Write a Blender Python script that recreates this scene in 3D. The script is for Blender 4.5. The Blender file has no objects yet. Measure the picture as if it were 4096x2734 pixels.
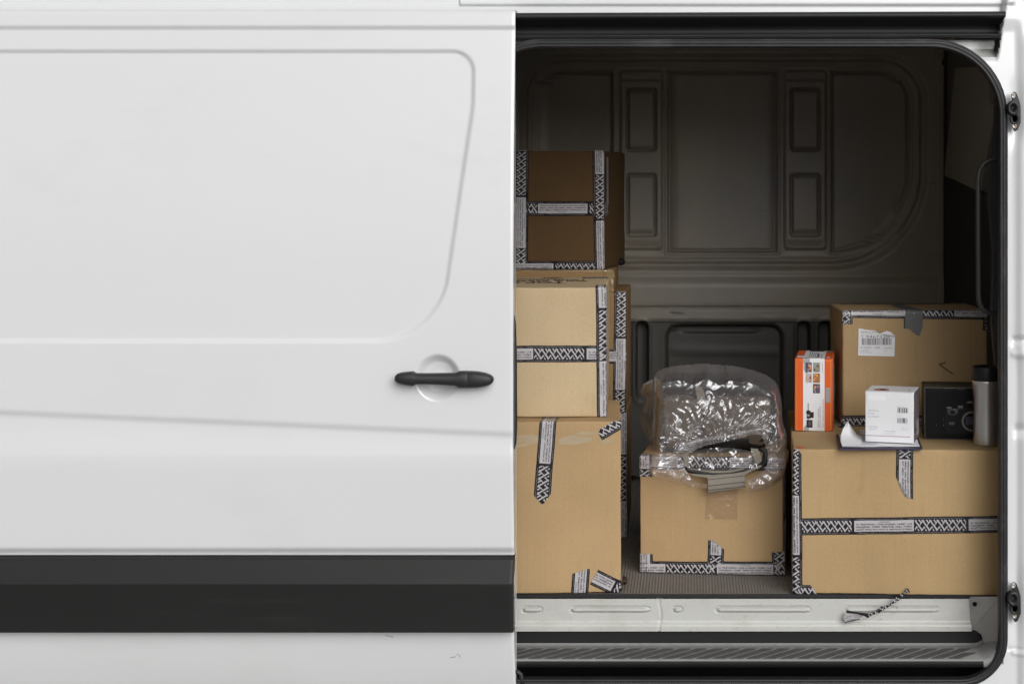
import bpy, bmesh, math, random
import numpy as np
from mathutils import Vector, Matrix, noise

random.seed(4)
scene = bpy.context.scene
COL = scene.collection
R = math.radians

# ------------------------------------------------------------------ camera
# A level camera four metres from the van, its lens shifted so that verticals stay upright.
S = 0.00065                    # metres on the van's side per photo pixel
XV, YV, DIST = 2760.0, 750.0, 4.0
CX, CZ = (XV - 2048.0) * S, 1.70
cam_d = bpy.data.cameras.new('camera')
cam = bpy.data.objects.new('camera', cam_d)
COL.objects.link(cam)
cam.location = (CX, -DIST, CZ)
cam.rotation_euler = (R(90), 0, 0)
cam_d.sensor_width = 36
WIDTH = 4096 * S
cam_d.lens = 36 * DIST / WIDTH
cam_d.shift_x = -CX / WIDTH
cam_d.shift_y = -(1367 - YV) * S / WIDTH
cam_d.clip_start = 0.05
cam_d.clip_end = 500
scene.camera = cam

# ------------------------------------------------------------------ light: overcast day
SUN_EL, SUN_AZ = 27.0, 25.0      # azimuth: degrees to the right of straight in front of the van
world = bpy.data.worlds.new('World')
scene.world = world
world.use_nodes = True
wn, wl = world.node_tree.nodes, world.node_tree.links
bg = wn['Background']
sky = wn.new('ShaderNodeTexSky')
sky.sky_type = 'NISHITA'
sky.sun_disc = False
sky.sun_elevation = R(SUN_EL)
sky.sun_rotation = R(180 - SUN_AZ)
sky.air_density = 1.0
sky.dust_density = 6.0
sky.ozone_density = 1.0
hs = wn.new('ShaderNodeHueSaturation')
hs.inputs['Saturation'].default_value = 0.04
wl.new(sky.outputs[0], hs.inputs['Color'])
wl.new(hs.outputs[0], bg.inputs['Color'])
bg.inputs['Strength'].default_value = 0.085
sun_d = bpy.data.lights.new('sun', 'SUN')
sun = bpy.data.objects.new('sun', sun_d)
COL.objects.link(sun)
sun_d.energy = 1.5
sun_d.angle = R(52)
sun_d.color = (1.0, 0.995, 0.985)
d = Vector((math.sin(R(SUN_AZ)) * math.cos(R(SUN_EL)), -math.cos(R(SUN_AZ)) * math.cos(R(SUN_EL)), math.sin(R(SUN_EL))))
sun.rotation_euler = d.to_track_quat('Z', 'Y').to_euler()
sun.location = d * 20
vs = scene.view_settings
vs.view_transform = 'Standard'
vs.look = 'None'
vs.gamma = 1
vs.use_curve_mapping = False
vs.exposure = -0.22
scene.render.engine = 'CYCLES'
scene.cycles.max_bounces = 10
scene.cycles.transparent_max_bounces = 12

# ------------------------------------------------------------------ helpers: points
def W(px, py, y):
    k = (DIST + y) / DIST
    return Vector((CX + (px - XV) * S * k, y, CZ - (py - YV) * S * k))
def depth_on(py, z):            # depth at which a level surface of height z is seen on photo row py
    return DIST * (CZ - z) / ((py - YV) * S) - DIST
def on_x(px, py, X):            # point of the upright plane x = X seen at a photo pixel
    k = (X - CX) / ((px - XV) * S)
    return Vector((X, DIST * k - DIST, CZ - (py - YV) * S * k))
def sst(a, b, x):
    t = np.clip((x - a) / (b - a), 0, 1)
    return t * t * (3 - 2 * t)

# ------------------------------------------------------------------ helpers: materials
def mat(name, col, rough=0.5, metal=0.0, spec=0.5, coat=0.0, var=0.0, vscale=8.0, bump=0.0, bscale=200.0,
        dirt_shade=None, stretch=None):
    m = bpy.data.materials.new(name)
    m.use_nodes = True
    n, l = m.node_tree.nodes, m.node_tree.links
    p = n['Principled BSDF']
    p.inputs['Base Color'].default_value = (*col, 1)
    p.inputs['Roughness'].default_value = rough
    p.inputs['Metallic'].default_value = metal
    p.inputs['Specular IOR Level'].default_value = spec
    p.inputs['Coat Weight'].default_value = coat
    p.inputs['Coat Roughness'].default_value = 0.16
    tc = n.new('ShaderNodeTexCoord')
    vec = tc.outputs['Object']
    if stretch:
        mp = n.new('ShaderNodeMapping')
        mp.inputs['Scale'].default_value = stretch
        l.new(vec, mp.inputs['Vector'])
        vec = mp.outputs[0]
    last = None
    if var > 0:
        tx = n.new('ShaderNodeTexNoise')
        tx.inputs['Scale'].default_value = vscale
        tx.inputs['Detail'].default_value = 6
        l.new(vec, tx.inputs['Vector'])
        mx = n.new('ShaderNodeMix'); mx.data_type = 'RGBA'
        mx.inputs['A'].default_value = (*[c * (1 - var) for c in col], 1)
        mx.inputs['B'].default_value = (*[min(1, c * (1 + var)) for c in col], 1)
        l.new(tx.outputs['Fac'], mx.inputs['Factor'])
        last = mx.outputs['Result']
    if dirt_shade:
        for (dcol, dscale, lo, hi, amt, dst) in dirt_shade:
            mp = n.new('ShaderNodeMapping')
            mp.inputs['Scale'].default_value = dst
            l.new(tc.outputs['Object'], mp.inputs['Vector'])
            tx = n.new('ShaderNodeTexNoise')
            tx.inputs['Scale'].default_value = dscale
            tx.inputs['Detail'].default_value = 8
            tx.inputs['Roughness'].default_value = 0.65
            l.new(mp.outputs[0], tx.inputs['Vector'])
            rp = n.new('ShaderNodeMapRange')
            rp.inputs['From Min'].default_value = lo
            rp.inputs['From Max'].default_value = hi
            rp.inputs['To Max'].default_value = amt
            l.new(tx.outputs['Fac'], rp.inputs['Value'])
            mx = n.new('ShaderNodeMix'); mx.data_type = 'RGBA'
            if last is not None:
                l.new(last, mx.inputs['A'])
            else:
                mx.inputs['A'].default_value = (*col, 1)
            mx.inputs['B'].default_value = (*dcol, 1)
            l.new(rp.outputs[0], mx.inputs['Factor'])
            last = mx.outputs['Result']
    if last is not None:
        l.new(last, p.inputs['Base Color'])
    if bump > 0:
        tx = n.new('ShaderNodeTexNoise')
        tx.inputs['Scale'].default_value = bscale
        tx.inputs['Detail'].default_value = 4
        l.new(vec, tx.inputs['Vector'])
        bp = n.new('ShaderNodeBump')
        bp.inputs['Strength'].default_value = bump
        bp.inputs['Distance'].default_value = 0.002
        l.new(tx.outputs['Fac'], bp.inputs['Height'])
        l.new(bp.outputs[0], p.inputs['Normal'])
    return m

def cardboard(name, col):
    m = mat(name, col, rough=0.75, spec=0.25)
    n, l = m.node_tree.nodes, m.node_tree.links
    p = n['Principled BSDF']
    tc = n.new('ShaderNodeTexCoord')
    def tex(scale, st, detail=4):
        mp = n.new('ShaderNodeMapping'); mp.inputs['Scale'].default_value = st
        l.new(tc.outputs['Object'], mp.inputs['Vector'])
        t = n.new('ShaderNodeTexNoise'); t.inputs['Scale'].default_value = scale
        t.inputs['Detail'].default_value = detail
        l.new(mp.outputs[0], t.inputs['Vector'])
        return t.outputs['Fac']
    def ramp(v, lo, hi, a, b):
        r = n.new('ShaderNodeMapRange')
        r.inputs['From Min'].default_value = lo; r.inputs['From Max'].default_value = hi
        r.inputs['To Min'].default_value = a; r.inputs['To Max'].default_value = b
        l.new(v, r.inputs['Value']); return r.outputs[0]
    def mul(a, b):
        x = n.new('ShaderNodeMath'); x.operation = 'MULTIPLY'
        l.new(a, x.inputs[0]); l.new(b, x.inputs[1]); return x.outputs[0]
    fac = mul(ramp(tex(3.0, (1, 1, 1)), .3, .7, .89, 1.09), ramp(tex(330, (1, 1, 1), 2), .3, .7, .93, 1.07))
    fac = mul(fac, ramp(tex(150, (1, 1, .02), 2), .3, .7, .985, 1.015))
    fac = mul(fac, ramp(tex(25, (1, 1, .35), 5), .62, .75, 1.0, .90))
    vm = n.new('ShaderNodeVectorMath'); vm.operation = 'SCALE'
    vm.inputs[0].default_value = col
    l.new(fac, vm.inputs['Scale'])
    l.new(vm.outputs[0], p.inputs['Base Color'])
    bp = n.new('ShaderNodeBump'); bp.inputs['Strength'].default_value = .25; bp.inputs['Distance'].default_value = .0015
    l.new(tex(150, (1, 1, .02), 2), bp.inputs['Height'])
    l.new(bp.outputs[0], p.inputs['Normal'])
    return m

M = {}
M['van_white'] = mat('van white paint', (.775, .78, .79), rough=.22, coat=.9, var=.012, vscale=3)
M['door_white'] = mat('van door white paint', (.76, .765, .775), rough=.25, coat=1.0, var=.01, vscale=2,
    dirt_shade=[((.45, .44, .40), 1.6, .52, .75, .13, (1, 1, 2)), ((.35, .32, .27), 60, .72, .80, .35, (1, 1, 1))])
M['sill_white'] = mat('scuffed white sill paint', (.55, .55, .52), rough=.45, coat=.2, var=.05, vscale=20,
    dirt_shade=[((.33, .29, .23), 5, .50, .75, .45, (1, 1, 2)), ((.17, .12, .08), 40, .66, .71, .75, (.8, 1, 1.2)), ((.36, .34, .29), 90, .60, .66, .4, (.5, 1, 1)),
          ((.25, .23, .20), 160, .64, .72, .7, (1, 1, 1))], bump=.15, bscale=60)
M['flange_white'] = mat('grimy white flange paint', (.68, .69, .66), rough=.35, coat=.4, var=.03, vscale=10,
    dirt_shade=[((.22, .19, .15), 9, .55, .75, .55, (1, 1, 1))])
M['jamb_grey'] = mat('grey jamb paint', (.42, .41, .395), rough=.55, var=.15, vscale=30,
    dirt_shade=[((.55, .54, .50), 40, .62, .70, .6, (1, 1, 1))])
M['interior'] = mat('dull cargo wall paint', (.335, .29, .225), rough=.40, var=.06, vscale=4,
    dirt_shade=[((.25, .24, .24), 1.15, .44, .60, .85, (1, 1, .7)), ((.16, .13, .11), 8, .66, .74, .6, (.35, 1, 3)),  # broad grey patches paint in the wall's light falloff; the finer marks are scuffs
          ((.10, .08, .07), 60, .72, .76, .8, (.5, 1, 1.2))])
M['wall_low'] = mat('dark grey lower wall', (.085, .077, .068), rough=.55, var=.1, vscale=6, dirt_shade=[((.07, .065, .06), 3, .48, .62, .7, (1, 1, 1))])
M['bulkhead'] = mat('dark grey bulkhead', (.16, .15, .145), rough=.6, var=.15, vscale=8)
M['panel_dark'] = mat('bulkhead board', (.36, .33, .29), rough=.6, var=.12, vscale=8)
M['lining'] = mat('grey pillar lining', (.05, .048, .05), rough=.6, var=.12, vscale=20, bump=.3, bscale=400)
M['black_void'] = mat('black underbody', (.006, .006, .006), rough=.9, spec=.1)
M['rubber'] = mat('black rubber', (.022, .021, .023), rough=.42, spec=.45, var=.3, vscale=30,
    dirt_shade=[((.10, .10, .10), 30, .58, .72, .45, (.2, 1, .2))], bump=.15, bscale=120)
M['rail_black'] = mat('black rail channel', (.019, .020, .021), rough=.5, spec=.4, var=.3, vscale=12,
    dirt_shade=[((.075, .055, .045), 5, .62, .75, .7, (.6, 1, 2)), ((.12, .12, .12), 25, .66, .74, .4, (.05, 1, 1))])
M['black_plastic'] = mat('grained black plastic', (.022, .023, .023), rough=.42, spec=.5, var=.1, vscale=6, bump=.25, bscale=900)
M['trim'] = mat('black door moulding plastic', (.0125, .013, .0125), rough=.5, spec=.4, var=.12, vscale=5,
    dirt_shade=[((.045, .045, .043), 3, .56, .75, .45, (.25, 1, 4)), ((.10, .10, .095), 30, .70, .76, .5, (.08, 1, 1.2))], bump=.08, bscale=900)
M['handle'] = mat('black handle plastic', (.021, .022, .022), rough=.45, spec=.5, bump=.25, bscale=1200)
M['step'] = mat('dusty step plastic', (.26, .26, .255), rough=.7, var=.25, vscale=40,
    dirt_shade=[((.26, .255, .25), 20, .55, .75, .5, (1, 1, 1)), ((.36, .35, .33), 200, .70, .76, .8, (1, 1, 1))], bump=.25, bscale=250)
M['step_pad'] = mat('worn tread pad', (.078, .077, .078), rough=.7, var=.3, vscale=60,
    dirt_shade=[((.16, .155, .15), 35, .55, .75, .5, (1, 1, 1))], bump=.4, bscale=500)
M['riser'] = mat('scuffed black riser plastic', (.009, .009, .0095), rough=.6, spec=.3, var=.25, vscale=30,
    dirt_shade=[((.06, .06, .058), 60, .66, .76, .5, (1, 1, .3))], bump=.2, bscale=250)
M['dark_metal'] = mat('dark cast bracket', (.03, .03, .03), rough=.4, metal=.3, var=.3, vscale=60)
M['screw'] = mat('pale screw head', (.50, .47, .43), rough=.4, metal=.5, var=.2, vscale=200,
    dirt_shade=[((.25, .10, .04), 120, .5, .65, .9, (1, 1, 1))])
M['tube'] = mat('grab rail coating', (.035, .034, .033), rough=.38, spec=.5)
M['tape_black'] = mat('tape black print', (.013, .010, .014), rough=.28, spec=.5)
M['tape_white'] = mat('tape white print', (.50, .48, .49), rough=.28, spec=.5, var=.05, vscale=60)
M['ink'] = mat('dark plum ink', (.035, .012, .028), rough=.5)
M['ink_black'] = mat('black ink', (.012, .011, .013), rough=.6)
M['label'] = mat('white paper label', (.76, .75, .77), rough=.55, var=.02, vscale=20)
M['paper'] = mat('white paper', (.80, .80, .82), rough=.7, var=.02, vscale=30)
M['paper_ink'] = mat('grey printed text', (.42, .42, .46), rough=.7)
M['board'] = mat('navy clipboard plastic', (.035, .025, .065), rough=.4, spec=.5)
M['clip'] = mat('nickel clip', (.75, .74, .76), rough=.18, metal=1)
M['duct'] = mat('grey duct tape', (.125, .125, .125), rough=.5, var=.15, vscale=80, bump=.3, bscale=500)
M['clear'] = None
M['orange'] = mat('orange carton print', (.72, .115, .018), rough=.45, spec=.4, var=.04, vscale=30)
M['orange_line'] = mat('yellow orange print line', (.85, .33, .05), rough=.45)
M['red_ink'] = mat('red lettering', (.55, .10, .06), rough=.5)
M['print_grey'] = mat('grey print band', (.38, .39, .38), rough=.5, var=.25, vscale=60, stretch=(8, 1, .3))
M['grey_patch'] = mat('grey blank sticker', (.33, .34, .33), rough=.5)
M['carton_edge'] = mat('raw grey board edge', (.30, .28, .25), rough=.8)
M['white_card'] = mat('white glossy carton', (.80, .80, .82), rough=.38, spec=.45, var=.01, vscale=20)
M['white_side'] = mat('grey patterned carton side', (.19, .165, .18), rough=.45, var=.25, vscale=120)
M['bar_grey'] = mat('barcode ink', (.10, .075, .09), rough=.5)
M['thin_grey'] = mat('pale grey lettering', (.36, .34, .37), rough=.5)
M['mauve'] = mat('mauve rule', (.47, .38, .42), rough=.5)
M['black_card'] = mat('black glossy carton', (.006, .006, .007), rough=.45, spec=.18, var=.1, vscale=30,
    dirt_shade=[((.05, .05, .055), 60, .70, .76, .5, (1, 1, 1))])
M['brown_dark'] = mat('dull brown black card', (.075, .060, .045), rough=.6, var=.3, vscale=60)
M['cam_dark'] = mat('camera body print', (.012, .012, .013), rough=.5, spec=.2)
M['cam_mid'] = mat('camera dial print', (.07, .07, .073), rough=.42)
M['cam_light'] = mat('camera metal print', (.17, .17, .167), rough=.42)
M['sensor'] = mat('sensor print', (.045, .034, .058), rough=.35)
M['steel'] = mat('brushed steel', (.78, .76, .74), rough=.33, metal=1, bump=.05, bscale=500, stretch=(1, 1, .05))
M['mug_lid'] = mat('black mug lid', (.012, .012, .013), rough=.35)
M['linen'] = mat('grey beige linen', (.25, .225, .19), rough=.9, spec=.1, var=.28, vscale=420, bump=.5, bscale=500)
M['linen_dark'] = mat('dark linen lining', (.028, .025, .024), rough=.9, spec=.1, var=.2, vscale=300)
M['piping'] = mat('black piping', (.010, .010, .011), rough=.6)
M['gold_film'] = mat('amber parcel film', (.30, .21, .10), rough=.12, spec=.7, var=.3, vscale=60, bump=.9, bscale=70)
M['residue'] = mat('torn pale card layer', (.40, .315, .20), rough=.6, var=.10, vscale=30, stretch=(1, 1, 4))
M['marker'] = mat('black marker', (.015, .012, .012), rough=.6)
M['asphalt'] = mat('asphalt', (.25, .245, .235), rough=.9, var=.2, vscale=6, bump=.3, bscale=60)
for i, c in enumerate([(.10, .06, .09), (.30, .33, .28), (.45, .40, .42), (.38, .15, .05), (.10, .07, .12)]):
    M['photo%d' % i] = mat('printed photo tint', c, rough=.5, var=.8, vscale=90)

def film(name, haze, gloss, rough, tint=(.97, .96, .97)):
    m = bpy.data.materials.new(name); m.use_nodes = True
    n, l = m.node_tree.nodes, m.node_tree.links
    n.remove(n['Principled BSDF'])
    out = n['Material Output']
    tr = n.new('ShaderNodeBsdfTransparent'); tr.inputs[0].default_value = (*tint, 1)
    gl = n.new('ShaderNodeBsdfGlossy'); gl.inputs['Color'].default_value = (.95, .95, .96, 1); gl.inputs['Roughness'].default_value = rough
    df = n.new('ShaderNodeBsdfDiffuse'); df.inputs[0].default_value = (.62, .58, .60, 1)
    lw = n.new('ShaderNodeLayerWeight'); lw.inputs[0].default_value = .35
    rp = n.new('ShaderNodeMapRange'); rp.inputs['To Min'].default_value = gloss; rp.inputs['To Max'].default_value = min(1, gloss + .5)
    l.new(lw.outputs['Facing'], rp.inputs['Value'])
    m1 = n.new('ShaderNodeMixShader')
    r2 = n.new('ShaderNodeMapRange'); r2.inputs['From Min'].default_value = .25; r2.inputs['To Min'].default_value = haze; r2.inputs['To Max'].default_value = min(1, haze * 3.4)
    l.new(lw.outputs['Facing'], r2.inputs['Value']); l.new(r2.outputs[0], m1.inputs[0])
    l.new(tr.outputs[0], m1.inputs[1]); l.new(df.outputs[0], m1.inputs[2])
    m2 = n.new('ShaderNodeMixShader')
    l.new(rp.outputs[0], m2.inputs[0]); l.new(m1.outputs[0], m2.inputs[1]); l.new(gl.outputs[0], m2.inputs[2])
    l.new(m2.outputs[0], out.inputs['Surface'])
    return m
M['bag_film'] = film('clear crumpled polythene', .09, .12, .15)
M['bag_thick'] = film('doubled polythene', .22, .15, .22)
M['window_film'] = film('clear window vinyl', .03, .12, .10)
M['clear_tape'] = film('clear parcel tape', .05, .08, .15, tint=(.97, .93, .86))

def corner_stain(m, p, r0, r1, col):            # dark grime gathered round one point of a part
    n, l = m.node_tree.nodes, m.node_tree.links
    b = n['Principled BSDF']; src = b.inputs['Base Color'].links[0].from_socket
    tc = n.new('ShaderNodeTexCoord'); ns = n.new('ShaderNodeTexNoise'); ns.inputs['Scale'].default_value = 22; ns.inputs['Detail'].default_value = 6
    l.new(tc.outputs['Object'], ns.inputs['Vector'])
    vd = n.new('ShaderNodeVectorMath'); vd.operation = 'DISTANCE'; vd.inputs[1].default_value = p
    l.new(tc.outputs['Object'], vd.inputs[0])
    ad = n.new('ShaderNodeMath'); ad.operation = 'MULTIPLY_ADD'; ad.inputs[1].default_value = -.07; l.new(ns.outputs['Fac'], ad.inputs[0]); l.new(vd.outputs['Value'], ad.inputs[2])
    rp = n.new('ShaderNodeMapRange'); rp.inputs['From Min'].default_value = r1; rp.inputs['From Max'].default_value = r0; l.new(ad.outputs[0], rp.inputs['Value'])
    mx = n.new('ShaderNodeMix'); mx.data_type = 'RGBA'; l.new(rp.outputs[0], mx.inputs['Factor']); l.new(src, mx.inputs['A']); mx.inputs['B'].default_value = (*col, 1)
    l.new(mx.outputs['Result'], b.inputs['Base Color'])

def ribbed_floor():
    m = mat('ribbed rubber mat', (.105, .100, .095), rough=.7)
    n, l = m.node_tree.nodes, m.node_tree.links
    p = n['Principled BSDF']
    tc = n.new('ShaderNodeTexCoord')
    wv = n.new('ShaderNodeTexWave'); wv.wave_type = 'BANDS'; wv.bands_direction = 'X'
    wv.inputs['Scale'].default_value = 38; wv.inputs['Distortion'].default_value = .3
    l.new(tc.outputs['Object'], wv.inputs['Vector'])
    ns = n.new('ShaderNodeTexNoise'); ns.inputs['Scale'].default_value = 40; ns.inputs['Detail'].default_value = 6
    l.new(tc.outputs['Object'], ns.inputs['Vector'])
    mx = n.new('ShaderNodeMix'); mx.data_type = 'RGBA'
    mx.inputs['A'].default_value = (.155, .145, .135, 1); mx.inputs['B'].default_value = (.27, .25, .23, 1)
    mul = n.new('ShaderNodeMath'); mul.operation = 'MULTIPLY'
    l.new(wv.outputs['Fac'], mul.inputs[0]); l.new(ns.outputs['Fac'], mul.inputs[1])
    l.new(mul.outputs[0], mx.inputs['Factor'])
    l.new(mx.outputs['Result'], p.inputs['Base Color'])
    bp = n.new('ShaderNodeBump'); bp.inputs['Strength'].default_value = .5; bp.inputs['Distance'].default_value = .003
    l.new(wv.outputs['Fac'], bp.inputs['Height']); l.new(bp.outputs[0], p.inputs['Normal'])
    return m
M['mat_floor'] = ribbed_floor()
CARD = {k: cardboard('cardboard ' + k, c) for k, c in {
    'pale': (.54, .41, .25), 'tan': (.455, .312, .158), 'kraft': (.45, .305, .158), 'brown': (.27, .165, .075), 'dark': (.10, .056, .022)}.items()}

# ------------------------------------------------------------------ helpers: objects
BASE = {}
def base_of(o):
    while o.parent:
        o = o.parent
    return BASE.get(o.name, Vector((0, 0, 0)))
def tag(o, label=None, cat=None, group=None, kind=None):
    if label: o['label'] = label
    if cat: o['category'] = cat
    if group: o['group'] = group
    if kind: o['kind'] = kind
def thing(name, label, cat, loc, group=None):
    o = bpy.data.objects.new(name, None)
    COL.objects.link(o)
    o.empty_display_size = .1
    o.location = loc
    BASE[o.name] = Vector(loc)
    tag(o, label, cat, group)
    return o

class MB:
    def __init__(s): s.v, s.f, s.m, s.s = [], [], [], []
    def add(s, vs, fs, mi=0, smooth=False):
        b = len(s.v)
        s.v.extend(Vector(v) for v in vs)
        for f in fs:
            s.f.append(tuple(b + i for i in f)); s.m.append(mi); s.s.append(smooth)
    def quad(s, a, b, c, d_, mi=0): s.add([a, b, c, d_], [(0, 1, 2, 3)], mi)
    def box(s, x0, x1, y0, y1, z0, z1, mi=0):
        vs = [(x, y, z) for x in (x0, x1) for y in (y0, y1) for z in (z0, z1)]
        s.add(vs, [(0, 1, 3, 2), (4, 6, 7, 5), (0, 4, 5, 1), (2, 3, 7, 6), (0, 2, 6, 4), (1, 5, 7, 3)], mi)
    def loft(s, rings, mi=0, smooth=True, closed=True, caps=True):
        n = len(rings[0]); vs = [p for r in rings for p in r]; fs = []
        for i in range(len(rings) - 1):
            for j in range(n if closed else n - 1):
                k = (j + 1) % n
                fs.append((i * n + j, i * n + k, (i + 1) * n + k, (i + 1) * n + j))
        if caps and closed:
            fs.append(tuple(range(n - 1, -1, -1))); fs.append(tuple((len(rings) - 1) * n + j for j in range(n)))
        s.add(vs, fs, mi, smooth)
    def tube(s, pts, r, n=10, mi=0):
        pts = [Vector(p) for p in pts]; rings = []; up = None
        for i, p in enumerate(pts):
            t = (pts[min(i + 1, len(pts) - 1)] - pts[max(i - 1, 0)]).normalized()
            if up is None:
                up = t.orthogonal().normalized()
            up = (up - t * up.dot(t)).normalized(); b = t.cross(up)
            rr = r[i] if isinstance(r, (list, tuple)) else r
            rings.append([p + (up * math.cos(a) + b * math.sin(a)) * rr for a in [2 * math.pi * j / n for j in range(n)]])
        s.loft(rings, mi)
    def lathe(s, prof, c, n=40, mi=0, sq=1.0):
        s.loft([[Vector((c[0] + r * math.cos(a), c[1] + r * math.sin(a), c[2] + z)) for a in [2 * math.pi * j / n for j in range(n)]] for r, z in prof], mi)
    def prism(s, poly, off, mi=0):          # polygon of 3D points pushed along off
        n = len(poly); vs = [Vector(p) for p in poly] + [Vector(p) + Vector(off) for p in poly]
        s.add(vs, [tuple(range(n - 1, -1, -1)), tuple(range(n, 2 * n))] + [(i, (i + 1) % n, n + (i + 1) % n, n + i) for i in range(n)], mi)
    def build(s, name, mats, parent=None, flip=None):
        me = bpy.data.meshes.new(name)
        o = bpy.data.objects.new(name, me)
        COL.objects.link(o)
        if parent: o.parent = parent
        b = base_of(o) if parent else Vector((0, 0, 0))
        if not parent and s.v:
            xs = [v.x for v in s.v]; ys = [v.y for v in s.v]; zs = [v.z for v in s.v]
            b = Vector(((min(xs) + max(xs)) / 2, (min(ys) + max(ys)) / 2, min(zs)))
            o.location = b; BASE[o.name] = b
        me.from_pydata([tuple(v - b) for v in s.v], [], s.f)
        for m_ in (mats if isinstance(mats, (list, tuple)) else [mats]):
            me.materials.append(M[m_] if isinstance(m_, str) else m_)
        me.polygons.foreach_set('material_index', s.m)
        me.polygons.foreach_set('use_smooth', s.s)
        me.update()
        return o

def hfield(xs, ys, y0, out, keep=None, mi=0):   # relief on an upright sheet; xs, ys in photo pixels at depth y0
    xs = np.array(sorted(set(xs)), float); ys = np.array(sorted(set(ys)), float)
    PX, PY = np.meshgrid(xs, ys)
    o = out(PX, PY)
    k = (DIST + y0) / DIST
    X = CX + (PX - XV) * S * k; Z = CZ - (PY - YV) * S * k; Y = y0 - o
    nx, ny = len(xs), len(ys)
    m = MB()
    vs = np.stack([X, Y, Z], -1).reshape(-1, 3)
    fs = []
    kk = keep(PX, PY) if keep else None
    for j in range(ny - 1):
        for i in range(nx - 1):
            if kk is not None and not (kk[j, i] and kk[j, i + 1] and kk[j + 1, i] and kk[j + 1, i + 1]):
                continue
            a = j * nx + i
            fs.append((a, a + nx, a + nx + 1, a + 1))
    used = sorted({i for f in fs for i in f}); re = {u: q for q, u in enumerate(used)}
    m.add([vs[u] for u in used], [tuple(re[i] for i in f) for f in fs], mi, True)
    return m
def ticks(a, b, step, *dense):
    r = list(np.arange(a, b, step)) + [b]
    for (p, q, st) in dense:
        r = [t for t in r if t <= p or t >= q] + list(np.arange(p, q, st)) + [q]
    return r
def rr(PX, PY, x0, x1, y0, y1, r):      # signed distance to a rounded rectangle
    cx, cy, hx, hy = (x0 + x1) / 2, (y0 + y1) / 2, (x1 - x0) / 2, (y1 - y0) / 2
    r = np.minimum(r, min(hx, hy) if np.isscalar(hx) else hy)
    qx = np.abs(PX - cx) - hx + r; qy = np.abs(PY - cy) - hy + r
    return np.hypot(np.maximum(qx, 0), np.maximum(qy, 0)) + np.minimum(np.maximum(qx, qy), 0) - r

# ------------------------------------------------------------------ ground
g = MB(); g.quad((-120, -120, 0), (120, -120, 0), (120, 120, 0), (-120, 120, 0))
ground = g.build('ground', 'asphalt'); tag(ground, 'grey asphalt ground under the van', None, None, 'structure')

# ------------------------------------------------------------------ the van
van = thing('delivery_van', 'white delivery van with its side door slid open on a cargo hold of boxes', 'van', (0.2, .9, 0))
FLOOR_Y = .14
FLOOR_Z = CZ - 1625 * S * (DIST + FLOOR_Y) / DIST
OX0, OX1, OY0, OY1 = 1880, 4012, 174, 2726      # opening, at the middle line of its seal
def open_sdf(PX, PY):
    r = np.where(PY < 1300, 290, 172.0)
    cx, cy, hx, hy = (OX0 + OX1) / 2, (OY0 + OY1) / 2, (OX1 - OX0) / 2, (OY1 - OY0) / 2
    qx = np.abs(PX - cx) - hx + r; qy = np.abs(PY - cy) - hy + r
    return np.hypot(np.maximum(qx, 0), np.maximum(qy, 0)) + np.minimum(np.maximum(qx, qy), 0) - r

# outer body: roof edge, front pillar, sills
def body_out(PX, PY):
    o = -0.02 * np.clip((900 - PY) / 1100, 0, 1) ** 2
    o = o + .006 * sst(20, 8, PY) * sst(1826, 1832, PX) * sst(4066, 4058, PX)          # roof drip strip over the opening
    o = o - .005 * np.exp(-((PX - 4078) / 3.5) ** 2) * sst(130, 120, PY) * 0
    # door landing beside the seal, stepped back from the pillar's outer skin
    land = sst(4095, 4062, PX + 26 * np.sin(PY / 260.0) * 0) * sst(70, 130, PY)
    o = o - .006 * land
    edge = 4088 - 26 * (sst(470, 620, PY) - sst(590, 760, PY) * 0) + 20 * sst(1380, 1480, PY)
    o = o + .006 * sst(edge - 14, edge + 26, PX) * sst(110, 190, PY)
    fo = sst(4190, 4120, PX)                         # the pressings end where the front door's edge begins
    o = o - .010 * np.exp(-((PY - 1362) / 16) ** 2) * sst(4036, 4060, PX) * fo
    o = o + .006 * np.exp(-((PY - 1416) / 14) ** 2) * sst(4036, 4060, PX) * fo
    o = o - .012 * np.exp(-((PY - 1722) / 22) ** 2) * sst(4046, 4070, PX) * fo
    bl = np.exp(-((PX - 4070) / 30) ** 2)
    o = o - .006 * bl * np.exp(-((PY - 455) / 120) ** 4) - .006 * bl * np.exp(-((PY - 2410) / 150) ** 4)
    o = o - .004 * np.exp(-((PY - 2596) / 5) ** 2) * sst(4026, 4034, PX) * fo + .005 * np.exp(-((PY - 2612) / 9) ** 2) * sst(4040, 4060, PX) * fo
    # grime pocket between the rail's end and the seal
    xe = 4022 - .147 * (PY - 43)
    o = o - .030 * sst(xe + 4, xe - 8, PX) * sst(252, 186, PY)
    return o
def body_keep(PX, PY):
    rail = (PY > 52) & (PY < 152) & (PX < 4022 - .147 * (PY - 43) - 6) & (PX > 1300)
    return (open_sdf(PX, PY) > -4) & ~rail
bxs = ticks(-1500, 4720, 80, (1700, 3600, 40), (3600, 3960, 9), (3960, 4120, 5), (1815, 1845, 3))
bys = ticks(-150, 3150, 40, (-10, 270, 4), (270, 800, 8), (1330, 1440, 6), (1660, 1780, 7), (2240, 2760, 7))
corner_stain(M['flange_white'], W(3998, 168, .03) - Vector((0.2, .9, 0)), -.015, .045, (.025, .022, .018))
bm_ = hfield(bxs, bys, .0, body_out, body_keep)
for k_, f_ in enumerate(bm_.f):                 # the inner flange above the seal is a grimier paint
    c_ = bm_.v[f_[0]]
    if c_.y > .025 and 1.9 < c_.z < W(0, 146, 0).z: bm_.m[k_] = 1
bm_.build('body_side', ['van_white', 'flange_white'], van)

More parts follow.
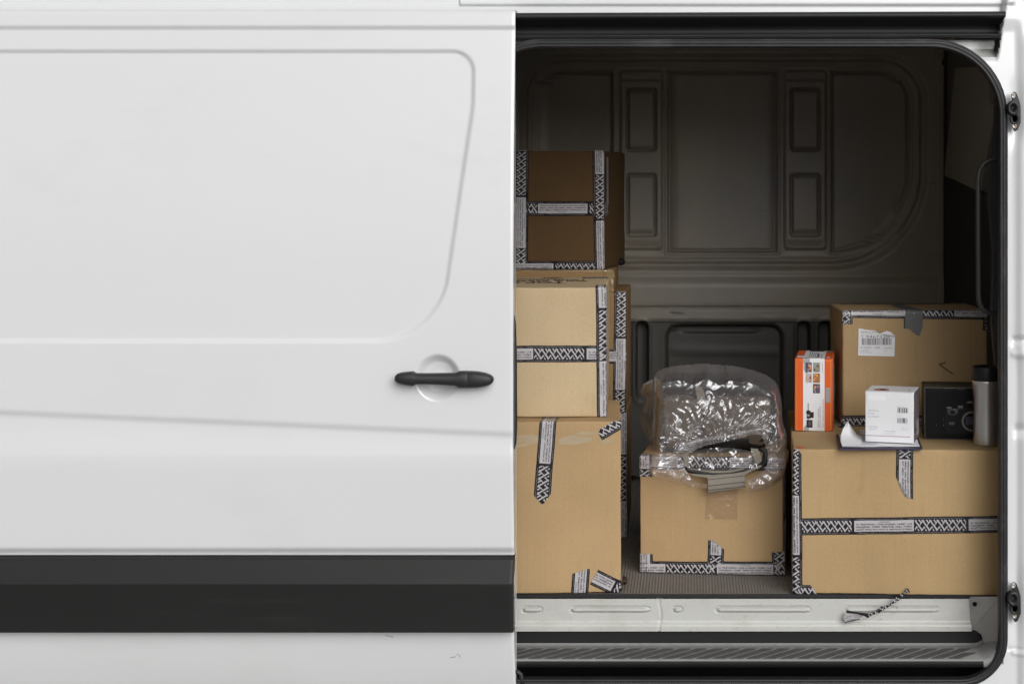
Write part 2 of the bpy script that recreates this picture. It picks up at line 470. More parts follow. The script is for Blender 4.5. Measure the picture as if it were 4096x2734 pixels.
# shell round the cargo hold
sh = MB(); XL, XR = -2.35, 1.80
sh.box(XL, XR, .02, 1.82, 2.285, 2.30)
sh.box(XL - .02, XL, .0, 1.82, .30, 2.30)
sh.box(XR, XR + .02, .03, 1.82, .30, 2.30)
sh.box(XL, XR, 1.80, 1.82, .30, 2.30)
sh.build('roof_and_sides', 'van_white', van)
hc = MB(); hc.quad((XL, .06, 2.235), (XR, .06, 2.235), (XR, 1.79, 2.235), (XL, 1.79, 2.235))
hc.build('headlining', mat('pale headlining', (.72, .68, .60), rough=.8), van)

# cargo floor
fl = MB()
fl.box(XL, XR, FLOOR_Y, 1.78, FLOOR_Z - .012, FLOOR_Z)
fl.build('cargo_floor', 'mat_floor', van)

# far wall of the hold, pressed steel
BWY = 1.72
def wall_out(PX, PY):
    z = np.zeros_like(PX)
    outer = rr(PX, PY, 2078, 3712, 214, 1080, np.where(PX > 2900, np.where(PY > 640, 390, 190), 175))
    z = z - .020 * sst(6, -22, outer)                       # whole stamping set back
    bead = np.exp(-((outer + 38) / 11) ** 2)
    z = z + .011 * bead
    for (x0, x1) in ((2112, 2448), (2672, 3108), (3328, 3668)):
        rad = np.where((PX > 3400) & (PY > 640), 330, np.where((PX > 3400) | (PX < 2300), 130, 28)) if x0 != 2672 else 28
        p = rr(PX, PY, x0, x1, 258, 1036, rad)
        p = np.maximum(p, outer + 72)
        z = z - .013 * sst(5, -9, p) + .004 * np.exp(-((p - 8) / 6) ** 2) - .015 * np.exp(-((p + 5) / 4) ** 2)
    for c in (2565, 3222):
        st = rr(PX, PY, c - 86, c + 86, 282, 1000, 20)
        z = z + .016 * sst(4, -10, st)
        z = z - .008 * sst(4, -10, rr(PX, PY, c - 82, c + 82, 290, 326, 4))
        z = z - .008 * sst(4, -40, rr(PX, PY, c - 82, c + 82, 958, 1016, 10))
        for (a, b) in ((350, 606), (693, 948)):
            q = rr(PX, PY, c - 62, c + 62, a, b, 16)
            z = z - .009 * sst(3, -6, q) + .006 * sst(-10, -18, q) - .014 * np.exp(-((q + 7) / 3.5) ** 2)
    z = z + .016 * sst(1100, 1140, PY) * sst(1232, 1222, PY)
    z = z - .003 * np.exp(-((PY - 1224) / 5) ** 2)
    z = z + .012 * sst(1228, 1238, PY) * sst(1292, 1270, PY) * sst(3360, 3330, PX)
    for hx in (2703, 3052):
        rad_ = np.hypot(PX - hx, PY - 1255)
        z = z - .02 * sst(8, 4, rad_) + .003 * np.exp(-((rad_ - 16) / 5) ** 2)
    big = rr(PX, PY, 2650, 3146, 1284, 2300, 66)
    z = z - .006 * sst(10, -2, big) + .008 * np.exp(-((big + 4) / 9) ** 2) - .035 * sst(-12, -26, big)
    z = z - .016 * sst(4, -8, rr(PX, PY, 2742, 3036, 1300, 1336, 10)) 
    z = z + .008 * np.exp(-((PY - 1402 - .03 * (PX - 2700)) / 10) ** 2) * sst(-20, -40, big)
    for sx in (2568, 3216, 3300):
        o_ = rr(PX, PY, sx - 24, sx + 24, 1286, 1594, 24)
        z = z + .007 * np.exp(-((o_ - 9) / 7) ** 2) - .07 * sst(2, -5, o_)
    z = z + .02 * sst(3738, 3742, PX) - .05 * sst(3772, 3776, PX)
    z = z - .05 * sst(3, -4, rr(PX, PY, 3768, 3780, 238, 262, 4))
    return z
wx = ticks(900, 3815, 24, (2060, 2140, 4), (2430, 2680, 2.5), (3100, 3340, 2.5), (3600, 3815, 3))
wy = ticks(160, 1900, 16, (196, 360, 3), (590, 710, 3), (940, 1110, 3), (1215, 1345, 3))
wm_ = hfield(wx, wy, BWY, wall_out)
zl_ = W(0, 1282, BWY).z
for k_, f_ in enumerate(wm_.f):                 # the open pressings below the rail get a darker grey
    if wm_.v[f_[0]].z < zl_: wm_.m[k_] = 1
wm_.build('cargo_wall', ['interior', 'wall_low'], van)

# bulkhead at the front of the hold, with its board
BX = 1.417
bk = MB(); bk.box(BX, BX + .02, .05, 1.78, FLOOR_Z, 2.24)
bulk = bk.build('bulkhead', 'bulkhead', van)
bb = MB()
bb.prism([on_x(*p, BX) for p in ((3842, 272), (3968, 268), (3985, 420), (3925, 760), (3796, 702))], (-.018, 0, 0))
bb.build('bulkhead_board', 'panel_dark', bulk)
bb = MB(); bb.prism([on_x(*p, BX) for p in ((3792, 708), (3990, 790), (3990, 1290), (3792, 1290))], (-.014, 0, 0))
bb.build('bulkhead_lining', mat('charcoal lining', (.035, .034, .035), rough=.7, var=.3, vscale=12), bulk)
pl = MB()
pl.prism([W(*p, .20) for p in ((3988, 330), (4040, 330), (4040, 1480), (3985, 1480), (3968, 1290), (3975, 1000), (3955, 800), (3975, 600))], (0, .03, 0))
pl.build('pillar_lining', 'lining', van)

# grab rail
gr = MB()
pts = [W(4030, 637, .10), W(3992, 637, .10), W(3960, 641, .10), W(3935, 654, .10), W(3919, 680, .10), W(3912, 715, .10),
       W(3912, 900, .10), W(3914, 1180, .10), W(3918, 1212, .10), W(3932, 1238, .10), W(3956, 1252, .10), W(3990, 1255, .10), W(4030, 1256, .10)]
gr.tube(pts, .0072, 12)
gr.build('grab_rail', 'tube', van)

# sill plate under the floor's edge
def sill_out(PX, PY):
    o = .010 * sst(2484, 2496, PY) 
    for (a, b) in ((2096, 2160), (2290, 2590), (2698, 2724), (2872, 3232), (3388, 3748)):
        q = rr(PX, PY, a, b, 2429, 2443, 7)
        o = o + .007 * sst(4, -5, q) - .006 * np.exp(-((q - 4.5) / 2.4) ** 2)
    o = o - .004 * np.exp(-((PX - 2641 + 4 * np.sin(PY / 18)) / 3.0) ** 2)
    return o
sx = ticks(1500, 3884, 30, (2080, 2180, 6), (2270, 2610, 7), (2625, 2740, 4), (2860, 3250, 7), (3370, 3765, 7))
sill = hfield(sx, ticks(2382, 2519, 6, (2416, 2456, 1.6)), FLOOR_Y, sill_out).build('sill_plate', 'sill_white', van)
ed = MB(); ed.box(W(1500, 0, .14).x, W(4010, 0, .14).x, FLOOR_Y - .004, FLOOR_Y, FLOOR_Z - .008, FLOOR_Z + .001)
ed.build('floor_edge_strip', 'rubber', van)

# end wall of the step well
jw = MB()
jw.add([W(3876, 2384, .139), W(3996, 2384, .05), W(3996, 2640, .05), W(3955, 2640, .09), W(3925, 2535, .12), W(3905, 2522, .135), W(3884, 2518, .139)], [tuple(range(7))])
jw.tube([W(3899, 2414, .115), W(3899, 2414, .11)], .006, 12, 1)
jw.build('step_end_wall', ['jamb_grey', 'black_void'], van)

# step
st = MB()
xl, xr_ = W(1500, 0, .1).x, W(3905, 0, .1).x
prof = [(.139, 2516), (.134, 2520), (.130, 2570), (.118, 2582), (.10, 2588)]
def yz(y, py): return (y, W(0, py, y).z)
prof = [yz(*p) for p in prof]
TZ = CZ - 1885 * S            # tread height
prof += [(.092, TZ + .003), (.08, TZ), (.004, TZ), (-.002, TZ - .004), (-.002, TZ - .02), (.03, TZ - .024)]
rings = []
for i in range(61):
    x = xl + (xr_ - xl) * i / 60
    rings.append([Vector((x, y, z)) for y, z in prof])
st.loft(rings, 0, True, closed=False)
for k_, f_ in enumerate(st.f):
    zz_ = sum(st.v[i].z for i in f_) / 4
    if zz_ > TZ + .012 or zz_ < TZ - .003: st.m[k_] = 2
# turned-up right end of the step
endr = []
for t in np.linspace(0, 1, 9):
    e = t * t * (3 - 2 * t)
    x = xr_ + .052 * t
    ring = []
    for (y, z) in prof:
        f = max(0, min(1, (z - TZ) / .08))
        zz = z + (1 - f) * .030 * e * (1 if z > TZ - .003 else .3) - f * .035 * e
        ring.append(Vector((x, y - .006 * e * f, zz)))
    endr.append(ring)
k0_ = len(st.f)
st.loft(endr, 0, True, closed=False)
for k_ in range(k0_, k0_ + 4 * (len(prof) - 1)):
    zz_ = sum(st.v[i].z for i in st.f[k_]) / 4
    if zz_ > TZ + .014 or zz_ < TZ - .03: st.m[k_] = 2
sp = .0437
xw = xl + .2
while xw < xr_ - .05:
    a, bq, wdt, sk = .004, .088, .030, .090
    p = [(xw, a), (xw + wdt, a), (xw + wdt + sk, bq), (xw + sk, bq)]
    if xw + wdt + sk > xr_ - .01:
        t = max(.15, (xr_ - .01 - xw - wdt) / sk)
        p = [(xw, a), (xw + wdt, a), (xw + wdt + sk * t, a + (bq - a) * t), (xw + sk * t, a + (bq - a) * t)]
    bot = [Vector((x, y, TZ - .001)) for x, y in p]
    st.prism(bot, (0, 0, .0035), 1)
    xw += sp
step = st.build('step', ['step', 'step_pad', 'riser'], van)
under = MB()
under.quad(W(1500, 2640, .10), W(4080, 2640, .10), W(4080, 3150, .10), W(1500, 3150, .10))
under.quad((XL, .15, FLOOR_Z - .014), (XR, .15, FLOOR_Z - .014), (XR, 1.8, FLOOR_Z - .014), (XL, 1.8, FLOOR_Z - .014))
under.build('underbody', 'black_void', van)

# rubber seal round the opening
sl = MB()
cxm, cym = (OX0 + OX1) / 2, (OY0 + OY1) / 2
path = []
def arc(cx_, cy_, r, a0, a1, n=14):
    for i in range(n + 1):
        a = R(a0 + (a1 - a0) * i / n); path.append((cx_ + r * math.cos(a), cy_ - r * math.sin(a), math.cos(a), -math.sin(a)))
arc(OX1 - 290, OY0 + 290, 290, 90, 0); arc(OX1 - 172, OY1 - 172, 172, 0, -90)
arc(OX0 + 172, OY1 - 172, 172, -90, -180); arc(OX0 + 290, OY0 + 290, 290, 180, 90)
lip = [(-18, -.012), (-19, .004), (-17, .012), (-12, .016), (-7, .013), (-4, .010), (-2, .012), (3, .0125), (8, .011), (11, .007), (14, .007), (18, .004), (19, -.006)]
rings = []
for (px, py, nx_, ny_) in path:
    rings.append([W(px + nx_ * a, py + ny_ * a, 0) + Vector((0, -o_, 0)) for a, o_ in lip])
rings.append(rings[0])
sl.loft(rings, 0, True, closed=False)
sl.build('door_seal', 'rubber', van)

# upper door rail: a deep black channel over the opening
rl = MB()
pf = [(50, .000), (58, .012), (66, .016), (74, .013), (79, -.008), (95, -.030), (97, -.045), (134, -.052), (136, -.018), (139, -.004), (143, .001), (146, -.004), (150, -.002), (155, -.010)]
rings = []
for t in np.linspace(0, 1, 40):
    rings.append([W(1300 + (4022 - .147 * (py - 43) - 1300) * t, py - 9 * (t - .55), 0) + Vector((0, -o_, 0)) for py, o_ in pf])
rl.loft(rings, 0, True, closed=False)
rl.quad(W(4022, 43, -.012), W(4012, 108, -.012), W(4012, 108, .06), W(4022, 43, .06))
rl.build('door_rail', 'rail_black', van)

# door catches on the pillar
def catch(dy):
    outl = [(2218, 800), (2230, 780), (2252, 790), (2274, 850), (2287, 900), (2289, 1040), (2262, 1105), (2240, 1115), (2226, 1090), (2218, 985), (2192, 960), (2191, 880), (2215, 868)]
    poly = [W(3000 + x / 2.119, y / 2.119 + dy, -.004) for x, y in outl]
    c = MB(); c.prism(poly, (0, -.010, 0))
    cc = W(3000 + 2226 / 2.119, 918 / 2.119 + dy, -.016)
    c.loft([[cc + Vector((math.cos(a) * r * .9, -o_, math.sin(a) * r * 1.15)) for a in [2 * math.pi * j / 20 for j in range(20)]] for r, o_ in ((.018, -.004), (.017, .010), (.014, .013), (.009, .012), (.008, .002), (.0, .001))], 0, True)
    c2 = W(3000 + 2240 / 2.119, 1005 / 2.119 + dy, -.014)
    c.loft([[c2 + Vector((math.cos(a) * r, -o_, math.sin(a) * r * 1.3)) for a in [2 * math.pi * j / 16 for j in range(16)]] for r, o_ in ((.013, 0), (.012, .006), (.008, .006), (.007, -.002))], 0, True)
    o = c.build('door_catch', 'dark_metal', van)
    for (x, y) in ((2229, 812), (2238, 1068)):
        s_ = MB(); q = W(3000 + x / 2.119, y / 2.119 + dy, -.014)
        s_.loft([[q + Vector((math.cos(a) * r, -o_, math.sin(a) * r * 1.25)) for a in [2 * math.pi * j / 14 for j in range(14)]] for r, o_ in ((.0062, 0), (.006, .004), (.004, .0055), (.002, .003))], 0, True)
        s_.build('screw', 'screw', o)
catch(0); catch(1956)

# ------------------------------------------------------------------ the sliding door, slid back along the side
DY = -.085
def door_out(PX, PY):
    o = -.062 * np.clip((1500 - PY) / 1500, 0, 1.2) ** 2.2
    o = o + .007 * sst(115, 92, PY) - .004 * sst(50, 28, PY)
    xr0 = 1888 - .138 * np.maximum(0, PY - 420 + 40 * np.exp(-((PY - 420) / 90.0) ** 2) * 0)
    rad = np.where(PY < 700, 88, 255)
    hx, hy = 3000.0, (1366 - 196) / 2
    cy = (1366 + 196) / 2
    qx = (PX - (xr0 - hx)) - hx + rad; qy = np.abs(PY - cy) - hy + rad
    dd = np.hypot(np.maximum(qx, 0), np.maximum(qy, 0)) + np.minimum(np.maximum(qx, qy), 0) - rad
    o = o - .0065 * sst(8, -14, dd)
    # crease and the flared waist under it
    yc = 1650 + 88 * PX / 2050
    o = o - .006 * sst(yc - 16, yc + 16, PY) + .011 * (1880 - yc) / 230 * sst(yc + 4, 1880, PY)
    o = o - .024 * np.clip((PY - 1822) / 400, 0, 1)
    o = o - .008 * sst(2192, 2224, PY)
    # hollow behind the handle
    rad_ = np.hypot((PX - 1751) / 91, (PY - 1510) / 95)
    o = o - .017 * sst(1.03, .62, rad_) - .005 * sst(.78, .30, rad_)
    # sill part under the moulding
    o = o + .006 * sst(2524, 2532, PY) - .055 * np.clip((PY - 2540) / 300, 0, 1) ** 1.4
    # rounded leading edge
    o = o - .003 * np.clip((PX - 2040) / 12, 0, 1) ** 2
    return o
dx = ticks(-1200, 2052, 100, (-60, 1560, 34), (1560, 2052, 5.0))
dys = ticks(32, 2860, 20, (32, 130, 4), (180, 216, 3), (216, 330, 9), (1100, 1390, 8), (1340, 1385, 3.5), (1400, 1620, 4.5), (1620, 1860, 8), (2180, 2232, 4), (2515, 2560, 4))
dm = hfield(dx, dys, DY, door_out)
# leading edge return
ev = []
for py in dys:
    f = float(door_out(np.array([2052.0]), np.array([float(py)]))[0])
    a = W(2052, py, DY) + Vector((0, -f, 0)); ev.append((a, Vector((a.x - .002, DY + .07, a.z))))
n0 = len(ev)
dm.add([p for e in ev for p in e], [(2 * i, 2 * i + 1, 2 * i + 3, 2 * i + 2) for i in range(n0 - 1)], 0, False)
tp = [W(-1200, 32, DY) + Vector((0, .055, 0)), W(2052, 32, DY) + Vector((0, .055, 0))]
dm.quad(tp[0], tp[1], tp[1] + Vector((0, .05, 0)), tp[0] + Vector((0, .05, 0)))
dm.quad((tp[0].x, DY + .07, W(0, 32, DY).z), (tp[1].x - .003, DY + .07, W(0, 32, DY).z), (tp[1].x - .003, DY + .07, W(0, 2860, DY).z), (tp[0].x, DY + .07, W(0, 2860, DY).z))
door = dm.build('sliding_door', 'door_white', van)
def trim_out(PX, PY):
    o = -.012 + .018 * sst(2226, 2232, PY) + .026 * np.clip((PY - 2234) / 86, 0, 1) - .012 * np.clip((PY - 2322) / 190, 0, 1) - .02 * sst(2519, 2527, PY)
    return o - .003 * np.clip((PX - 2046) / 10, 0, 1) ** 2
tr = hfield(ticks(-1200, 2056, 80, (1950, 2056, 5)), [2222, 2226, 2228, 2230, 2233, 2236, 2260, 2290, 2314, 2318, 2322, 2326, 2380, 2450, 2515, 2519, 2522, 2525, 2528], DY, trim_out)
tv = []
for py in (2226, 2236, 2320, 2515, 2526):
    f = float(trim_out(np.array([2056.0]), np.array([float(py)]))[0]); a = W(2056, py, DY) + Vector((0, -f, 0)); tv += [a, a + Vector((-.001, .04, 0))]
tr.add(tv, [(2 * i, 2 * i + 1, 2 * i + 3, 2 * i + 2) for i in range(4)], 0, False)
trim_o = tr.build('side_moulding', 'trim', door)
es = MB()
es.tube([W(2050, 1225, DY + .045), W(2056, 1290, DY + .045), W(2058, 1400, DY + .045), W(2060, 1700, DY + .045), W(2058, 1770, DY + .045), W(2052, 1815, DY + .045)], [.002, .005, .006, .006, .005, .002], 8)
es.build('edge_rubber', 'rubber', door)
# handle bar
hd = MB()
stn = [(1586.5, 1504, 1511, .3), (1589, 1497, 1519, .6), (1596, 1489, 1525, .8), (1610, 1484.5, 1530, .95), (1635, 1481.5, 1535, 1), (1655, 1480, 1538, 1), (1661, 1480.5, 1538.5, 1), (1667, 1485.5, 1534, 1),
       (1676, 1487.5, 1531.5, 1), (1720, 1487.5, 1532, 1), (1780, 1487, 1534.5, 1), (1824, 1486.5, 1537, 1), (1834, 1484, 1540, 1), (1841, 1478.5, 1546, 1), (1860, 1477.5, 1546.5, 1), (1876, 1478, 1546.5, 1),
       (1878.2, 1478.6, 1546, .97), (1879.6, 1480, 1544.6, .93), (1881, 1478.6, 1546, .97), (1884, 1478.2, 1546.3, 1), (1915, 1480, 1545, 1), (1945, 1485, 1540.5, .96), (1962, 1491, 1535, .88), (1973, 1498, 1528, .72), (1978, 1505, 1520, .5), (1979, 1510, 1515, .3)]
fbase = float(door_out(np.array([1620.0]), np.array([1510.0]))[0])
rings = []
for (px, a, b, e) in stn:
    ring = []
    for j in range(20):
        t = 2 * math.pi * j / 20
        cz_, hz = (a + b) / 2, (b - a) / 2
        u, v = math.cos(t), math.sin(t)
        u = math.copysign(abs(u) ** .75, u); v = math.copysign(abs(v) ** .7, v)
        ring.append(W(px, cz_ + hz * u, DY) + Vector((0, -fbase - .022 - .020 * v * e, 0)))
    rings.append(ring)
hd.loft(rings)
hd.build('door_handle', 'handle', door)
scr = mat('bare scratch', (.16, .12, .11), rough=.8)
for pts_ in ([(1534, 2550), (1552, 2553), (1556, 2557), (1566, 2556)], [(1818, 2632), (1829, 2634), (1832, 2640), (1829, 2645)], [(1790, 2646), (1806, 2643), (1816, 2642)]):
    sc_ = MB()
    sc_.tube([W(a_, b_, DY) + Vector((0, -float(door_out(np.array([float(a_)]), np.array([float(b_)]))[0]) - .0001, 0)) for a_, b_ in pts_], .0007, 5)
    sc_.build('paint_scratch', scr, door)
ra = MB()
ra.tube([W(2052, 2688, -.01), W(2072, 2684, -.01), W(2084, 2694, -.01), W(2087, 2712, -.01), W(2094, 2740, -.01)], .006, 8)
ra.build('roller_arm', 'rubber', door)

# ------------------------------------------------------------------ flat prints and tapes
_txt = {}
def text_geo(s, res=1, bold=0.0):
    key = (s, res, bold)
    if key not in _txt:
        cu = bpy.data.curves.new('lettering', 'FONT'); cu.body = s; cu.resolution_u = res; cu.offset = bold
        o = bpy.data.objects.new('lettering', cu); COL.objects.link(o)
        dg = bpy.context.evaluated_depsgraph_get()
        me = o.evaluated_get(dg).to_mesh()
        vs = [(v.co.x, v.co.y) for v in me.vertices]; fs = [tuple(p.vertices) for p in me.polygons]
        o.evaluated_get(dg).to_mesh_clear()
        bpy.data.objects.remove(o); bpy.data.curves.remove(cu)
        if vs:
            x0 = min(v[0] for v in vs); x1 = max(v[0] for v in vs); y0 = min(v[1] for v in vs); y1 = max(v[1] for v in vs)
        else:
            x0 = x1 = y0 = y1 = 0
        _txt[key] = (vs, fs, x0, x1, y0, y1)
    return _txt[key]
class Flat:
    def __init__(s): s.v, s.f, s.m = [], [], []
    def poly(s, pts, mi, lay=0):
        b = len(s.v); s.v += [(x, y, lay) for x, y in pts]; s.f.append(tuple(range(b, b + len(pts)))); s.m.append(mi)
    def rect(s, x0, x1, y0, y1, mi, lay=0, nx=1, ny=1):
        for i in range(nx):
            for j in range(ny):
                a, b_ = x0 + (x1 - x0) * i / nx, x0 + (x1 - x0) * (i + 1) / nx
                c, d_ = y0 + (y1 - y0) * j / ny, y0 + (y1 - y0) * (j + 1) / ny
                s.poly([(a, c), (b_, c), (b_, d_), (a, d_)], mi, lay)
    def line(s, p, q, w, mi, lay=0):
        dx_, dy_ = q[0] - p[0], q[1] - p[1]; L = math.hypot(dx_, dy_); nx_, ny_ = -dy_ / L * w / 2, dx_ / L * w / 2
        s.poly([(p[0] + nx_, p[1] + ny_), (p[0] - nx_, p[1] - ny_), (q[0] - nx_, q[1] - ny_), (q[0] + nx_, q[1] + ny_)], mi, lay)
    def disc(s, cx_, cy_, rx, ry, mi, lay=0, n=24, a0=0, a1=360):
        s.poly([(cx_ + rx * math.cos(R(a0 + (a1 - a0) * i / n)), cy_ + ry * math.sin(R(a0 + (a1 - a0) * i / n))) for i in range(n if a1 - a0 >= 360 else n + 1)], mi, lay)
    def text(s, t, x, y, h, mi, lay=0, width=None, rot=0, res=1, bold=0.0):
        vs, fs, x0, x1, y0, y1 = text_geo(t, res, bold)
        if not vs: return
        sy = h / .73; sxx = sy if width is None else width / (x1 - x0)
        b = len(s.v); c, sn = math.cos(R(rot)), math.sin(R(rot))
        for (u, v) in vs:
            a_, b_ = (u - x0) * sxx, v * sy
            s.v.append((x + a_ * c - b_ * sn, y + a_ * sn + b_ * c, lay))
        for f in fs:
            s.f.append(tuple(b + i for i in f)); s.m.append(mi)
    def barcode(s, x0, x1, y0, y1, mi, lay, seed=1, unit=None):
        rd = random.Random(seed); u = unit or (x1 - x0) / 60; x = x0
        while x < x1 - u:
            w = u * rd.choice((1, 1, 2, 3)); s.rect(x, min(x1, x + w * .9), y0, y1, mi, lay); x += w + u * rd.choice((1, 1, 2))
    def bm(s):
        b = bmesh.new(); vs = [b.verts.new(v) for v in s.v]
        for f, m in zip(s.f, s.m):
            try:
                x = b.faces.new([vs[i] for i in f]); x.material_index = m
            except ValueError:
                pass
        return b
def bisect(b, co, no):
    bmesh.ops.bisect_plane(b, geom=b.verts[:] + b.edges[:] + b.faces[:], dist=1e-7, plane_co=co, plane_no=no, clear_outer=True)
def cut(b, co, no):
    bmesh.ops.bisect_plane(b, geom=b.verts[:] + b.edges[:] + b.faces[:], dist=1e-7, plane_co=co, plane_no=no)

TW, TP = .0452, .305           # tape width and the length of one printed repeat
def tape_template():
    F = Flat()
    F.rect(0, TP, -TW / 2, TW / 2, 0, 0, 24, 2)
    F.rect(.004, .163, -.0150, .0150, 1, 1, 12, 2)
    rows = [('UWAGA!!!', .0098, None, .0028), ('W  PRZYPADKU  USZKODZENIA  TAŚMY  LUB', .0026, .150, .0040),
            ('ZAKLEJENIA  TAŚMY  FIRMOWEJ  INNĄ  TAŚMĄ', -.0042, .150, .0040), ('NALEŻY SPISAĆ PROTOKÓŁ W OBECNOŚCI KURIERA', -.0112, .150, .0040)]
    for (t, y, w, h) in rows:
        if w is None: F.text(t, .070, y, h, 2, 2, .030, bold=.02)
        else: F.text(t, .0085, y, h, 2, 2, w, bold=.025)
    for sgn in (1, -1):
        y = .0176 if sgn > 0 else -.0196
        F.text('® REDAN SA 94-250 Łódź, ul. Żniwna 10/14 Tel. Fax', .010, y, .0016, 1, 1, .125)
        F.text('UWAGA!!! PRZY BRAKU IDENTYFIKACJI PACZKI PROSZĘ O KONTAKT', .145, y, .0016, 1, 1, .150)
    # basket weave of white bars
    L = Flat(); u0 = .166; pitch = .0200
    for k in range(-1, 9):
        x = u0 + k * pitch
        L.line((x, .0135), (x + .0185, -.0125), .0038, 1, 1)
        L.line((x + .0105, .0148), (x + .0160, .0068), .0032, 1, 1)
        L.line((x + .0145, .0028), (x + .0205, .0118), .0027, 1, 1)
        L.line((x - .0030, -.0150), (x + .0055, -.0030), .0029, 1, 1)
        L.line((x + .0075, -.0105), (x + .0105, -.0150), .0030, 1, 1)
        for (a, c_) in ((.0040, .0122), (.0130, .0010), (.0060, -.0065), (.0190, .0140), (.0168, -.0140)):
            L.disc(x + a, c_, .0015, .0015, 1, 1, 7)
    lb = L.bm()
    for co, no in (((u0, 0, 0), (-1, 0, 0)), ((TP - .003, 0, 0), (1, 0, 0)), ((0, .0150, 0), (0, 1, 0)), ((0, -.0150, 0), (0, -1, 0))):
        bisect(lb, co, no)
    b0 = len(F.v); lb.verts.index_update()
    F.v += [tuple(v.co) for v in lb.verts]
    for f in lb.faces:
        F.f.append(tuple(b0 + v.index for v in f.verts)); F.m.append(1)
    lb.free()
    return F
TT = tape_template()

class Box:
    """A carton: front-left-bottom corner O, turned clockwise by th seen from above."""
    def __init__(s, pl, pr, y, z0, z1, depth, th=0, r=.004, amp=.0020, seed=0):
        s.th = R(th); c, sn = math.cos(s.th), math.sin(s.th)
        xl_ = CX + (pl - XV) * S * (DIST + y) / DIST
        q = (pr - XV) * S / DIST
        s.w = (q * (DIST + y) - (xl_ - CX)) / (c + q * sn)
        s.d, s.h, s.r, s.amp, s.seed = depth, z1 - z0, r, amp, seed
        s.O = Vector((xl_, y, z0)); s.e1 = Vector((c, -sn, 0)); s.e2 = Vector((sn, c, 0))
    def world(s, u, v, w): return s.O + s.e1 * u + s.e2 * v + Vector((0, 0, w))
    def surf(s, p, off=0.0):
        r = s.r
        q = [min(max(a, r), L - r) for a, L in zip(p, (s.w, s.d, s.h))]
        n = Vector([a - b for a, b in zip(p, q)])
        n = n.normalized() if n.length > 1e-9 else Vector((0, -1, 0))
        c = Vector(q) + n * r
        a = s.amp * noise.noise(c * 6.0 + Vector((s.seed * 7.3, 1.1, 2.2)))
        near = sorted(max(0.0, 1 - min(x, L - x) / .03) for x, L in zip(c, (s.w, s.d, s.h)))
        a -= s.amp * 1.1 * near[1] * abs(noise.noise(c * 22.0 + Vector((s.seed, 5, 9))))
        c = c + n * (a + off)
        return s.world(*c)
    def unfold(s, a, b):
        if b > s.h: return (min(max(a, 0), s.w), min(b - s.h, s.d), s.h)
        if b < 0: return (min(max(a, 0), s.w), min(-b, s.d), 0)
        if a > s.w: return (s.w, min(a - s.w, s.d), b)
        if a < 0: return (0, min(-a, s.d), b)
        return (a, 0, b)
    def mesh(s, step_=.014):
        def tk(L):
            n = max(2, int((L - 2 * s.r) / step_))
            return [0, .25 * s.r, .6 * s.r] + [s.r + (L - 2 * s.r) * i / n for i in range(n + 1)] + [L - .6 * s.r, L - .25 * s.r, L]
        T = [tk(s.w), tk(s.d), tk(s.h)]; N = [len(t) for t in T]; idx = {}; vs = []; fs = []
        def vid(i, j, k):
            if (i, j, k) not in idx:
                idx[(i, j, k)] = len(vs); vs.append(s.surf((T[0][i], T[1][j], T[2][k])))
            return idx[(i, j, k)]
        for ax in range(3):
            o1, o2 = [(1, 2), (0, 2), (0, 1)][ax]
            for side in (0, N[ax] - 1):
                for a in range(N[o1] - 1):
                    for b in range(N[o2] - 1):
                        q = []
                        for (da, db) in ((0, 0), (1, 0), (1, 1), (0, 1)):
                            t = [0, 0, 0]; t[ax] = side; t[o1] = a + da; t[o2] = b + db; q.append(vid(*t))
                        if (side == 0) ^ (ax == 1): q.reverse()
                        fs.append(tuple(q))
        m = MB(); m.add(vs, fs, 0, True); return m
    def ab(s, px, py):                       # where a photo pixel falls on the front face
        d_ = Vector(((px - XV) * S / DIST, 1, -(py - YV) * S / DIST)); c = Vector((CX, -DIST, CZ))
        n = s.e2; t = (s.O - c).dot(n) / d_.dot(n); p = c + d_ * t - s.O
        return (p.dot(s.e1), p.z)
    def ab_top(s, px, py):                   # ... on the top face, unfolded
        z = s.O.z + s.h; y = depth_on(py, z); p = W(px, py, y) - s.O
        return (p.dot(s.e1), s.h + p.dot(s.e2))
    def emit(s, F, name, mats, parent, off=.0006, lay=.00015, clips=()):
        b = F.bm() if isinstance(F, Flat) else F
        for co, no in clips: bisect(b, (*co, 0), (*no, 0))
        for L, no in ((s.w, (1, 0, 0)), (0, (1, 0, 0)), (s.h, (0, 1, 0)), (0, (0, 1, 0))):
            for k in (-s.r, -.5 * s.r, 0, .5 * s.r, s.r):
                co = Vector(no) * (L + k)
                if any((v.co - co).dot(Vector(no)) > 0 for v in b.verts) and any((v.co - co).dot(Vector(no)) < 0 for v in b.verts):
                    cut(b, co, no)
        b.verts.index_update(); m = MB()
        vs = [s.surf(s.unfold(v.co.x, v.co.y), off + v.co.z * lay) for v in b.verts]
        for f in b.faces:
            m.f.append(tuple(v.index for v in f.verts)); m.m.append(f.material_index); m.s.append(False)
        m.v = vs; b.free()
        return m.build(name, mats, parent)
TAPE_MATS = ['tape_black', 'tape_white', 'ink']
